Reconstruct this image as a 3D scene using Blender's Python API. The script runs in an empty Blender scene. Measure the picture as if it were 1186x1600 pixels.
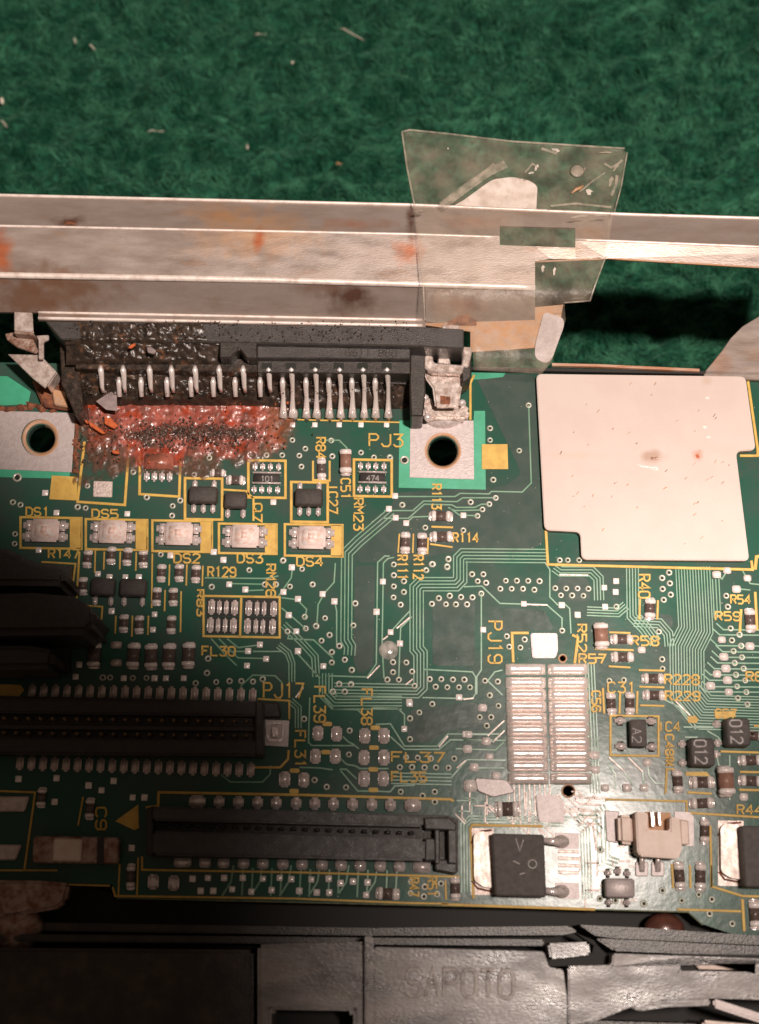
import bpy, bmesh, math, random
from mathutils import Vector, Matrix, noise
from mathutils.geometry import tessellate_polygon
random.seed(7)
R = math.radians
sc = bpy.context.scene
COL = sc.collection

# ------------------------------------------------------------------ camera
TILT = R(16); DIST = 22.0
CAM = Vector((0, -DIST*math.sin(TILT), DIST*math.cos(TILT)))
cd = bpy.data.cameras.new('camera'); cam = bpy.data.objects.new('camera', cd); COL.objects.link(cam)
cam.location = CAM; cam.rotation_euler = (TILT, 0, 0)
cd.sensor_fit = 'VERTICAL'; cd.sensor_height = 48; cd.sensor_width = 48
cd.lens = 48*DIST/16.0; cd.clip_start = .5; cd.clip_end = 500
cd.dof.use_dof = True; cd.dof.focus_distance = DIST + .05; cd.dof.aperture_fstop = .25
sc.camera = cam

# ------------------------------------------------------------------ light
world = bpy.data.worlds.new('World'); sc.world = world; world.use_nodes = True
bg = world.node_tree.nodes['Background']
bg.inputs[0].default_value = (1.0, .72, .54, 1); bg.inputs[1].default_value = .075
sc.view_settings.view_transform = 'Standard'; sc.view_settings.look = 'None'
sc.view_settings.exposure = .22; sc.view_settings.gamma = 1
LAMP = Vector((8.2, -3.0, 40))
def spot(name, loc, target, power, cone, blend, size):
    l = bpy.data.lights.new(name, 'SPOT'); o = bpy.data.objects.new(name, l); COL.objects.link(o)
    o.location = loc; o.rotation_euler = (Vector(target)-Vector(loc)).to_track_quat('-Z', 'Y').to_euler()
    l.energy = power; l.spot_size = R(cone); l.spot_blend = blend; l.shadow_soft_size = size
    l.color = (1.0, .86, .77)
    return o
spot('room_lamp', LAMP, (2.6, 8.4, 0), 82000, 33.0, .26, 1.2)  # cone edge placed so that the lower left falls dark
spot('pool_spot', LAMP+Vector((.6, -.3, 0)), (5.6, -5.6, 0), 42000, 18.4, .5, 2.2)  # second spot added beside the first to shape the lit pool

# ------------------------------------------------------------------ pixel of the plan -> point on the level z
def U(px, py, z=0.0):
    d = Vector(((px-593)/100.0, (800-py)/100.0, -DIST)); d.rotate(cam.rotation_euler)
    return CAM + d*((z-CAM.z)/d.z)

# ------------------------------------------------------------------ materials
def mat(name, col, rough=.5, metal=0.0, col2=None, scale=6, bump=0.0, bscale=40, spec=.5, fac=(.4, .62),
        detail=6, stretch=None, rvar=0.0, col3=None, scale3=2.5, fac3=(.55, .7), coat=0.0):
    m = bpy.data.materials.new(name); m.use_nodes = True
    nt = m.node_tree; N = nt.nodes; L = nt.links
    p = N['Principled BSDF']
    p.inputs['Base Color'].default_value = (*col, 1); p.inputs['Roughness'].default_value = rough
    p.inputs['Metallic'].default_value = metal; p.inputs['Specular IOR Level'].default_value = spec
    p.inputs['Coat Weight'].default_value = coat
    geo = N.new('ShaderNodeNewGeometry'); src = geo.outputs['Position']
    if stretch:
        mp = N.new('ShaderNodeMapping'); mp.inputs['Scale'].default_value = stretch; L.new(src, mp.inputs[0]); src = mp.outputs[0]
    def layer(cin, colb, sc_, f):
        n = N.new('ShaderNodeTexNoise'); n.inputs['Scale'].default_value = sc_; n.inputs['Detail'].default_value = detail
        n.inputs['Roughness'].default_value = .65
        L.new(src, n.inputs['Vector'])
        r = N.new('ShaderNodeMapRange'); r.inputs[1].default_value = f[0]; r.inputs[2].default_value = f[1]
        L.new(n.outputs[0], r.inputs[0])
        mx = N.new('ShaderNodeMix'); mx.data_type = 'RGBA'
        L.new(r.outputs[0], mx.inputs[0])
        if cin is None: mx.inputs[6].default_value = (*col, 1)
        else: L.new(cin, mx.inputs[6])
        mx.inputs[7].default_value = (*colb, 1)
        return mx.outputs[2], n
    out = None
    if col2: out, n = layer(None, col2, scale, fac)
    if col3: out, n3 = layer(out, col3, scale3, fac3)
    if out: L.new(out, p.inputs['Base Color'])
    if rvar:
        n = N.new('ShaderNodeTexNoise'); n.inputs['Scale'].default_value = scale*1.7; n.inputs['Detail'].default_value = 5
        L.new(src, n.inputs['Vector'])
        r = N.new('ShaderNodeMapRange'); r.inputs[1].default_value = .3; r.inputs[2].default_value = .7
        r.inputs[3].default_value = max(.05, rough-rvar); r.inputs[4].default_value = rough+rvar
        L.new(n.outputs[0], r.inputs[0]); L.new(r.outputs[0], p.inputs['Roughness'])
    if bump:
        n = N.new('ShaderNodeTexNoise'); n.inputs['Scale'].default_value = bscale; n.inputs['Detail'].default_value = 4
        L.new(src, n.inputs['Vector'])
        b = N.new('ShaderNodeBump'); b.inputs['Strength'].default_value = bump; b.inputs['Distance'].default_value = .02
        L.new(n.outputs[0], b.inputs['Height']); L.new(b.outputs[0], p.inputs['Normal'])
    return m
M = dict(
 mask=mat('solder_mask', (.024, .088, .060), .20, col2=(.046, .080, .064), scale=.8, fac=(.42, .58), bump=.07, bscale=9, rvar=.03, col3=(.07, .085, .075), scale3=2.2, fac3=(.62, .85), spec=.23),
 plane=mat('greyer_board_mask', (.052, .080, .068), .20, col2=(.068, .090, .078), scale=2.5, bump=.07, bscale=9, rvar=.05, spec=.23),
 core=mat('fibreglass_edge', (.16, .17, .09), .7, col2=(.08, .1, .05), scale=9),
 trace=mat('masked_trace', (.15, .31, .195), .33, col2=(.20, .33, .23), scale=3, rvar=.1),
 green=mat('bright_mask', (.045, .33, .185), .42, col2=(.06, .38, .23), scale=3, bump=.1, bscale=20),
 silk=mat('yellow_legend_ink', (.66, .42, .085), .5, col2=(.54, .32, .06), scale=5, bump=.25, bscale=60, col3=(.62, .46, .16), scale3=8, fac3=(.6, .8)),
 solder=mat('solder', (.92, .81, .78), .20, .42, col2=(.64, .54, .51), scale=16, bump=.35, bscale=22, rvar=.1),
 mound=mat('solder_mound', (.95, .85, .81), .24, .45, col2=(.86, .75, .71), scale=7, bump=.10, bscale=9, rvar=.05),
 term=mat('bright_termination', (.97, .88, .84), .20, .15, col2=(.80, .69, .65), scale=18, bump=.25, bscale=30, rvar=.1),
 tab=mat('wavy_tinned_tab', (.80, .69, .63), .42, .2, col2=(.62, .50, .44), scale=3, bump=.8, bscale=5, rvar=.1),
 tin=mat('tinned_pad', (.70, .58, .53), .46, .35, col2=(.55, .44, .40), scale=10, bump=.35, bscale=30, rvar=.1, col3=(.30, .18, .13), scale3=9, fac3=(.68, .8)),
 tinpad=mat('satin_tinned_pad', (.52, .45, .44), .45, .25, col2=(.45, .38, .37), scale=14, bump=.25, bscale=40, col3=(.25, .12, .08), scale3=11, fac3=(.70, .8)),
 via=mat('via_ring', (.40, .42, .33), .38, .3, col2=(.55, .52, .46), scale=7),
 hole=mat('dark_hole', (.012, .014, .010), .8),
 chip=mat('black_epoxy', (.045, .037, .034), .55, col2=(.065, .052, .048), scale=20, bump=.5, bscale=120),
 pkg=mat('grey_epoxy', (.115, .098, .092), .6, col2=(.085, .072, .068), scale=12, bump=.6, bscale=140),
 resb=mat('resistor_glaze', (.085, .055, .045), .3, col2=(.14, .10, .09), scale=26),
 mark=mat('white_marking', (.42, .39, .38), .6, col2=(.25, .22, .21), scale=30),
 capb=mat('ceramic_capacitor', (.24, .125, .09), .45, col2=(.30, .16, .12), scale=14),
 led=mat('led_lens', (.95, .80, .76), .22, col2=(.88, .66, .60), scale=12, bump=.2, bscale=20, coat=.5),
 ledin=mat('led_reflector', (.95, .84, .80), .2, col2=(.85, .55, .45), scale=14),
 leddie=mat('led_die_pink', (.84, .56, .48), .3, col2=(.88, .66, .6), scale=30),  # pinkish red of the die itself
 plast=mat('black_plastic', (.024, .018, .014), .40, col2=(.036, .027, .022), scale=8, bump=.4, bscale=70, rvar=.1),
 slab=mat('worn_connector_plastic', (.058, .050, .047), .38, col2=(.04, .034, .032), scale=5, bump=.35, bscale=60, rvar=.12),
 burnt=mat('burnt_plastic', (.020, .015, .012), .32, col2=(.055, .036, .026), scale=9, bump=.5, bscale=16, rvar=.1, col3=(.22, .10, .05), scale3=5, fac3=(.58, .72)),
 frame=mat('grey_brown_plastic', (.30, .26, .245), .30, col2=(.15, .13, .125), scale=1.3, bump=.25, bscale=26, rvar=.16, stretch=(.7, 1.6, 1), col3=(.40, .34, .31), scale3=5, fac3=(.6, .75)),
 embossed=mat('relief_letter_plastic', (.52, .46, .43), .5, col2=(.24, .21, .20), scale=7, bump=.5, bscale=16),  # paler than the frame: lit relief of the letters painted into the colour
 framed=mat('dark_frame_plastic', (.022, .016, .012), .35, col2=(.055, .038, .026), scale=3, bump=.3, bscale=30),
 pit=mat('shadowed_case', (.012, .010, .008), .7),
 white=mat('white_plastic', (.78, .62, .54), .5, col2=(.70, .54, .46), scale=6, bump=.15, bscale=40),
 pad=mat('pale_pad', (.60, .49, .445), .6, col2=(.575, .46, .415), scale=1.3, bump=.12, bscale=30, col3=(.52, .38, .30), scale3=17, fac3=(.735, .80)),
 rail=mat('rusty_rail', (.36, .295, .262), .34, .35, col2=(.30, .235, .20), scale=2.2, stretch=(.5, 1.6, 1), bump=.10, bscale=34, rvar=.12, col3=(.36, .18, .09), scale3=1.1, fac3=(.60, .82)),
 edge=mat('pale_highlight_edge', (.88, .77, .71), .38, .2, col2=(.60, .48, .42), scale=5, bump=.08, bscale=30, rvar=.1, fac=(.45, .7)),  # pale tone paints in the highlight along the rail's ridges
 rust=mat('rust', (.26, .085, .035), .75, col2=(.10, .035, .02), scale=9, bump=.9, bscale=30),
 rustlight=mat('light_rust', (.48, .25, .12), .6, .2, col2=(.45, .30, .22), scale=7, bump=.3, bscale=30),
 clip=mat('tarnished_clip', (.74, .63, .58), .27, .4, col2=(.44, .33, .28), scale=9, bump=.2, bscale=16, rvar=.12),
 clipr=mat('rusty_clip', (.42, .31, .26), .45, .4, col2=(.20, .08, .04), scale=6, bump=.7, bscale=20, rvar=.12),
 copper=mat('copper_edge', (.65, .30, .17), .3, .6, col2=(.8, .55, .42), scale=2, stretch=(1, 6, 1)),
 brass=mat('gold_contact', (.55, .36, .20), .4, .5),
 resid=mat('red_residue', (.46, .135, .098), .30, col2=(.21, .075, .045), scale=3.6, bump=.7, bscale=18, rvar=.15, col3=(.55, .085, .03), scale3=3.1, fac3=(.55, .68), coat=.25),
 grain=mat('burnt_grain', (.030, .024, .020), .28, col2=(.16, .11, .085), scale=17, coat=.4),
 orange=mat('orange_flake', (.55, .13, .04), .35, col2=(.4, .08, .03), scale=12),
 flake=mat('mica_flake', (.30, .24, .23), .3, col2=(.22, .17, .17), scale=9),
 lint=mat('lint', (.85, .74, .62), .6),
 screw=mat('brown_screw', (.16, .055, .035), .3, .2, col2=(.10, .04, .03), scale=6, coat=.4),
)
def add_spots(m, spots):
    nt = m.node_tree; N = nt.nodes; L = nt.links; p = N['Principled BSDF']
    cur = p.inputs['Base Color'].links[0].from_socket
    g = N.new('ShaderNodeNewGeometry'); n = N.new('ShaderNodeTexNoise'); n.inputs['Scale'].default_value = 4; n.inputs['Detail'].default_value = 7; L.new(g.outputs['Position'], n.inputs['Vector'])
    for x, y, z, rx, ry, col, amt in spots:
        c = U(x, y, z)
        mp = N.new('ShaderNodeMapping'); mp.vector_type = 'TEXTURE'; mp.inputs['Location'].default_value = c; mp.inputs['Scale'].default_value = (rx/100, ry/100, 3)
        L.new(g.outputs['Position'], mp.inputs[0])
        ln = N.new('ShaderNodeVectorMath'); ln.operation = 'LENGTH'; L.new(mp.outputs[0], ln.inputs[0])
        ad = N.new('ShaderNodeMath'); ad.operation = 'MULTIPLY_ADD'; L.new(n.outputs[0], ad.inputs[0]); ad.inputs[1].default_value = 1.9; L.new(ln.outputs['Value'], ad.inputs[2])
        r = N.new('ShaderNodeMapRange'); r.inputs[1].default_value = 2.05; r.inputs[2].default_value = 1.15; r.inputs[3].default_value = 0; r.inputs[4].default_value = amt
        L.new(ad.outputs[0], r.inputs[0])
        mx = N.new('ShaderNodeMix'); mx.data_type = 'RGBA'; L.new(r.outputs[0], mx.inputs[0]); L.new(cur, mx.inputs[6]); mx.inputs[7].default_value = (*col, 1); cur = mx.outputs[2]
    L.new(cur, p.inputs['Base Color'])
DR, OR_, BR = (.10, .040, .022), (.52, .27, .12), (.20, .10, .06)
add_spots(M['rail'], [(400, 365, .9, 110, 50, OR_, .5), (405, 378, .9, 10, 26, (.38, .10, .03), .9), (345, 335, .85, 70, 26, OR_, .45), (106, 348, .9, 26, 15, DR, .95), (642, 350, .9, 11, 60, DR, .85),
    (640, 395, .9, 26, 26, (.36, .11, .04), .8), (545, 466, .6, 48, 20, DR, .9), (500, 455, .6, 50, 12, BR, .6), (2, 400, .9, 24, 44, (.45, .12, .04), .9), (40, 462, .6, 110, 40, BR, .85), (120, 455, .6, 90, 26, (.22, .11, .06), .7),
    (560, 350, .9, 60, 14, (.36, .13, .06), .5), (740, 345, .9, 60, 18, (.42, .16, .08), .45), (255, 300, .9, 60, 20, BR, .3), (720, 480, .5, 50, 26, (.3, .12, .06), .6), (930, 365, .9, 30, 16, (.42, .18, .08), .5), (1115, 560, .1, 30, 26, (.45, .2, .1), .5)])
# green cloth
m = bpy.data.materials.new('green_felt'); m.use_nodes = True; nt = m.node_tree; N = nt.nodes; L = nt.links
p = N['Principled BSDF']; p.inputs['Roughness'].default_value = .9; p.inputs['Specular IOR Level'].default_value = .15
p.inputs['Sheen Weight'].default_value = .25; p.inputs['Sheen Tint'].default_value = (.3, .8, .5, 1)
g = N.new('ShaderNodeNewGeometry'); mp = N.new('ShaderNodeMapping'); mp.inputs['Rotation'].default_value = (0, 0, R(35)); mp.inputs['Scale'].default_value = (1, 2.6, 1)
L.new(g.outputs['Position'], mp.inputs[0])
n1 = N.new('ShaderNodeTexNoise'); n1.inputs['Scale'].default_value = 2.6; n1.inputs['Detail'].default_value = 9; n1.inputs['Roughness'].default_value = .7; n1.inputs['Distortion'].default_value = .6
L.new(mp.outputs[0], n1.inputs['Vector'])
cr = N.new('ShaderNodeValToRGB'); cr.color_ramp.elements[0].position = .36; cr.color_ramp.elements[0].color = (.003, .022, .014, 1)
cr.color_ramp.elements[1].position = .66; cr.color_ramp.elements[1].color = (.028, .150, .082, 1)
e = cr.color_ramp.elements.new(.5); e.color = (.007, .052, .030, 1)
L.new(n1.outputs[0], cr.inputs[0]); L.new(cr.outputs[0], p.inputs['Base Color'])
n2 = N.new('ShaderNodeTexNoise'); n2.inputs['Scale'].default_value = 9; n2.inputs['Detail'].default_value = 8; L.new(mp.outputs[0], n2.inputs['Vector'])
b = N.new('ShaderNodeBump'); b.inputs['Strength'].default_value = .9; b.inputs['Distance'].default_value = .06; L.new(n2.outputs[0], b.inputs['Height']); L.new(b.outputs[0], p.inputs['Normal'])
M['cloth'] = m
M['fibre'] = mat('felt_fibre', (.009, .070, .038), .9, col2=(.060, .215, .125), scale=1.9, fac=(.40, .60), spec=.1)
# clear tape
def film(name, col, amount, rough, spots):
    m = bpy.data.materials.new(name); m.use_nodes = True; nt = m.node_tree; N = nt.nodes; L = nt.links
    p = N['Principled BSDF']; p.inputs['Base Color'].default_value = (*col, 1); p.inputs['Roughness'].default_value = rough
    geo = N.new('ShaderNodeNewGeometry')
    n = N.new('ShaderNodeTexNoise'); n.inputs['Scale'].default_value = spots; n.inputs['Detail'].default_value = 7; L.new(geo.outputs['Position'], n.inputs['Vector'])
    r = N.new('ShaderNodeMapRange'); r.inputs[1].default_value = .35; r.inputs[2].default_value = .75; r.inputs[3].default_value = amount*.6; r.inputs[4].default_value = min(1, amount*2.1)
    L.new(n.outputs[0], r.inputs[0]); L.new(r.outputs[0], p.inputs['Alpha'])
    b = N.new('ShaderNodeBump'); b.inputs['Strength'].default_value = .5; b.inputs['Distance'].default_value = .03
    n2 = N.new('ShaderNodeTexNoise'); n2.inputs['Scale'].default_value = 6; n2.inputs['Detail'].default_value = 5; L.new(geo.outputs['Position'], n2.inputs['Vector'])
    L.new(n2.outputs[0], b.inputs['Height']); L.new(b.outputs[0], p.inputs['Normal'])
    return m
M['tape'] = film('clear_tape', (.64, .52, .40), .075, .32, 3)
M['tapeedge'] = film('tape_edge', (.50, .42, .34), .38, .3, 6)
M['glint'] = film('tape_glint', (.85, .74, .66), .42, .15, 5)  # pale film for highlights painted onto the tape
M['varnish'] = film('clear_drop', (.6, .55, .5), .45, .1, 8)

# ------------------------------------------------------------------ builders
def link(name, me, material=None, parent=None, smooth=False):
    o = bpy.data.objects.new(name, me); COL.objects.link(o)
    if material is not None and len(me.materials) == 0: me.materials.append(material)
    if smooth:
        for q in me.polygons: q.use_smooth = True
    if parent: o.parent = parent
    return o
def bm_obj(name, bm, material, parent=None, smooth=False):
    me = bpy.data.meshes.new(name); bm.to_mesh(me); bm.free(); return link(name, me, material, parent, smooth)
def thing(name, label, cat, loc=(0, 0, 0), group=None):
    o = bpy.data.objects.new(name, None); COL.objects.link(o); o.empty_display_size = .3
    o.location = loc; tag(o, label, cat, group); return o
def tag(o, label, cat, group=None):
    o['label'] = label; o['category'] = cat
    if group: o['group'] = group
    return o
def fill(bm, top, holes, z0shift):
    """top: list of Vector loops (outer, holes). Adds a slab: top faces, bottom faces, walls."""
    loops = [top]+holes
    tri = tessellate_polygon(loops)
    flat = [v for l in loops for v in l]
    tv = [bm.verts.new(v) for v in flat]
    bv = [bm.verts.new((v.x, v.y, v.z-z0shift if not callable(z0shift) else z0shift(v))) for v in flat]
    for t in tri:
        try: bm.faces.new([tv[i] for i in t]); bm.faces.new([bv[i] for i in reversed(t)])
        except ValueError: pass
    k = 0
    for l in loops:
        n = len(l)
        for i in range(n):
            a, b2 = k+i, k+(i+1) % n
            try: bm.faces.new((tv[a], bv[a], bv[b2], tv[b2]))
            except ValueError: pass
        k += n
def slab(name, poly, z1, thick, material, parent=None, holes=(), bevel=0.0, seg=1, smooth=False):
    """poly in plan pixels, seen top at height z1 (number or per-vertex list / function)."""
    zf = z1 if callable(z1) else (lambda x, y: z1)
    bm = bmesh.new()
    fill(bm, [U(x, y, zf(x, y)) for x, y in poly], [[U(x, y, zf(x, y)) for x, y in h] for h in holes], thick)
    bmesh.ops.recalc_face_normals(bm, faces=bm.faces)
    if bevel:
        bmesh.ops.dissolve_limit(bm, angle_limit=.01, verts=bm.verts, edges=bm.edges)
        es = [e for e in bm.edges if len(e.link_faces) == 2 and e.calc_face_angle(0) > .5]
        bmesh.ops.bevel(bm, geom=es, offset=bevel, segments=seg, affect='EDGES', clamp_overlap=True)
    return bm_obj(name, bm, material, parent, smooth)
def rect(x0, y0, x1, y1, s=.017, v=0.0):
    """rectangle following the board's slant"""
    return [(x0, y0), (x1, y0+(x1-x0)*s), (x1+v*(y1-y0), y1+(x1-x0)*s), (x0+v*(y1-y0), y1)]
def circ(cx, cy, r, n=28): return [(cx+r*math.cos(2*math.pi*i/n), cy+r*math.sin(2*math.pi*i/n)) for i in range(n)]
def rounded(poly, r, n=4):
    out = []; k = len(poly)
    for i in range(k):
        p0, p1, p2 = Vector(poly[i-1]), Vector(poly[i]), Vector(poly[(i+1) % k])
        a = p1+(p0-p1).normalized()*min(r, (p0-p1).length/2); c = p1+(p2-p1).normalized()*min(r, (p2-p1).length/2)
        for j in range(n+1):
            t = j/n; out.append(tuple(a*(1-t)**2+p1*2*t*(1-t)+c*t*t))
    return out
def ribbon(bm, pts, w, h=.010, closed=False, z=0.0):
    """flat raised strip following pts (world vectors), mitred"""
    n = len(pts); L_, R_ = [], []
    for i in range(n):
        if closed: a, b2 = pts[i-1], pts[(i+1) % n]
        else: a, b2 = pts[max(0, i-1)], pts[min(n-1, i+1)]
        p1 = pts[i]
        d1 = (p1-a) if (p1-a).length > 1e-6 else (b2-p1); d2 = (b2-p1) if (b2-p1).length > 1e-6 else d1
        d1 = d1.normalized(); d2 = d2.normalized()
        t = (d1+d2); t = t.normalized() if t.length > 1e-4 else d1
        nn = Vector((-t.y, t.x, 0)); c = max(.45, abs(nn.dot(Vector((-d1.y, d1.x, 0)))))
        L_.append(p1+nn*w/2/c); R_.append(p1-nn*w/2/c)
    up = Vector((0, 0, h))
    rows = [[bm.verts.new(v) for v in (l, l*.86+r*.14+up, r*.86+l*.14+up, r)] for l, r in zip(L_, R_)]
    for i in range(n if closed else n-1):
        a, b2 = rows[i], rows[(i+1) % n]
        for j in range(3): bm.faces.new((a[j], a[j+1], b2[j+1], b2[j]))
    if not closed:
        bm.faces.new(rows[0][::-1]); bm.faces.new(rows[-1])
def strip(name, pts, w, material, parent, h=.010, z=0.0, closed=False):
    bm = bmesh.new(); ribbon(bm, [U(x, y, z) for x, y in pts], w/100, h, closed)
    bmesh.ops.recalc_face_normals(bm, faces=bm.faces)
    return bm_obj(name, bm, material, parent)
def tube(bm, pts, rads, n=8):
    rings = []
    for i, p_ in enumerate(pts):
        t = (pts[min(i+1, len(pts)-1)]-pts[max(i-1, 0)]).normalized()
        a = t.cross(Vector((1, 0, 0.01))).normalized(); b2 = t.cross(a).normalized()
        rings.append([bm.verts.new(p_+(a*math.cos(k*2*math.pi/n)+b2*math.sin(k*2*math.pi/n))*rads[i]) for k in range(n)])
    for i in range(len(rings)-1):
        for k in range(n): bm.faces.new((rings[i][k], rings[i][(k+1) % n], rings[i+1][(k+1) % n], rings[i+1][k]))
    bm.faces.new(rings[0][::-1]); bm.faces.new(rings[-1])
def box_mesh(name, sx, sy, sz, bev, material, off=(0, 0, 0), seg=2, puff=0.0):
    bm = bmesh.new(); bmesh.ops.create_cube(bm, size=1)
    for v in bm.verts: v.co = Vector((v.co.x*sx+off[0], v.co.y*sy+off[1], (v.co.z+.5)*sz+off[2]))
    if puff:
        for v in bm.verts:
            if v.co.z > sz*.5+off[2]:
                v.co.x = off[0]+(v.co.x-off[0])*(1-puff); v.co.y = off[1]+(v.co.y-off[1])*(1-puff)
    if bev: bmesh.ops.bevel(bm, geom=bm.edges[:], offset=bev, segments=seg, affect='EDGES', clamp_overlap=True)
    me = bpy.data.meshes.new(name); bm.to_mesh(me); bm.free(); me.materials.append(material)
    for q in me.polygons: q.use_smooth = True
    return me
cache = {}
def put(name, me, cx, cy, ang=0.0, z=0.0, parent=None, s=1.0):
    o = bpy.data.objects.new(name, me); COL.objects.link(o)
    o.location = U(cx, cy, z); o.rotation_euler = (0, 0, R(ang)-R(1.0)); o.scale = (s, s, s)
    if parent: o.parent = parent
    return o
def sub(name, me, par):
    o = bpy.data.objects.new(name, me); COL.objects.link(o); o.parent = par; return o

# ------------------------------------------------------------------ stroke lettering
G = {'A': [[(0,0),(2,6),(4,0)],[(.8,2.2),(3.2,2.2)]], 'B': [[(0,0),(0,6),(3,6),(4,5),(3,3.2),(0,3.2)],[(3,3.2),(4,2),(3,0),(0,0)]],
 'C': [[(4,5),(3,6),(1,6),(0,5),(0,1),(1,0),(3,0),(4,1)]], 'D': [[(0,0),(0,6),(2.6,6),(4,4.6),(4,1.4),(2.6,0),(0,0)]],
 'F': [[(0,0),(0,6),(4,6)],[(0,3.2),(3,3.2)]], 'G': [[(4,5),(3,6),(1,6),(0,5),(0,1),(1,0),(3,0),(4,1),(4,3),(2.4,3)]], 'I': [[(2,0),(2,6)]],
 'J': [[(4,6),(4,1.2),(3,0),(1,0),(0,1.4)]], 'L': [[(0,6),(0,0),(4,0)]], 'M': [[(0,0),(0,6),(2,3),(4,6),(4,0)]],
 'O': [[(1,0),(0,1),(0,5),(1,6),(3,6),(4,5),(4,1),(3,0),(1,0)]], 'P': [[(0,0),(0,6),(3,6),(4,5),(4,4),(3,3),(0,3)]],
 'Q': [[(1,0),(0,1),(0,5),(1,6),(3,6),(4,5),(4,1),(3,0),(1,0)],[(2.6,1.6),(4.3,-.4)]],
 'R': [[(0,0),(0,6),(3,6),(4,5),(4,4),(3,3),(0,3)],[(2,3),(4,0)]], 'S': [[(4,5),(3,6),(1,6),(0,5),(0,4),(1,3),(3,3),(4,2),(4,1),(3,0),(1,0),(0,1)]],
 'T': [[(0,6),(4,6)],[(2,6),(2,0)]], 'K': [[(0,0),(0,6)],[(4,6),(0,2.6)],[(1.2,3.4),(4,0)]], 'U': [[(0,6),(0,1),(1,0),(3,0),(4,1),(4,6)]],
 '0': [[(1,0),(0,1),(0,5),(1,6),(3,6),(4,5),(4,1),(3,0),(1,0)]], '1': [[(1,5),(2.2,6),(2.2,0)]],
 '2': [[(0,5),(1,6),(3,6),(4,5),(4,4),(0,0),(4,0)]], '3': [[(0,6),(4,6),(2,3.6),(3,3.6),(4,2.6),(4,1),(3,0),(1,0),(0,1)]],
 '4': [[(3,0),(3,6),(0,2),(4.2,2)]], '5': [[(4,6),(0,6),(0,3.4),(3,3.4),(4,2.4),(4,1),(3,0),(0,0)]],
 '6': [[(4,5),(3,6),(1,6),(0,5),(0,1),(1,0),(3,0),(4,1),(4,2.4),(3,3.4),(0,3)]], '7': [[(0,6),(4,6),(1.5,0)]],
 '8': [[(1,3.2),(0,4),(0,5),(1,6),(3,6),(4,5),(4,4),(3,3.2),(1,3.2),(0,2),(0,1),(1,0),(3,0),(4,1),(4,2),(3,3.2)]],
 '9': [[(0,1),(1,0),(3,0),(4,1),(4,5),(3,6),(1,6),(0,5),(0,3.8),(1,2.8),(4,2.8)]]}
def text(s, x0, y0, x1, y1, vert=False, w=2.9, material=None, z=.018, h=.006, parent=None, name='printed_lettering', base=None):
    """word inside the plan box x0..x1, y0..y1; vert: reads downwards"""
    bm = bmesh.new(); n = len(s)
    for i, ch in enumerate(s):
        for line in G.get(ch, []):
            pts = []
            for gx, gy in line:
                u = (i*5.4+gx)/(n*5.4-1.4); v = gy/6
                if not vert: px, py = x0+u*(x1-x0), y1-v*(y1-y0)+(u*(x1-x0))*.017
                else: px, py = x0+v*(x1-x0), y0+u*(y1-y0)
                pts.append(U(px, py, z))
            ribbon(bm, pts, w/100, h)
    bmesh.ops.recalc_face_normals(bm, faces=bm.faces)
    o = bm_obj(name, bm, material or M['silk'], parent or board)
    return o

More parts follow.
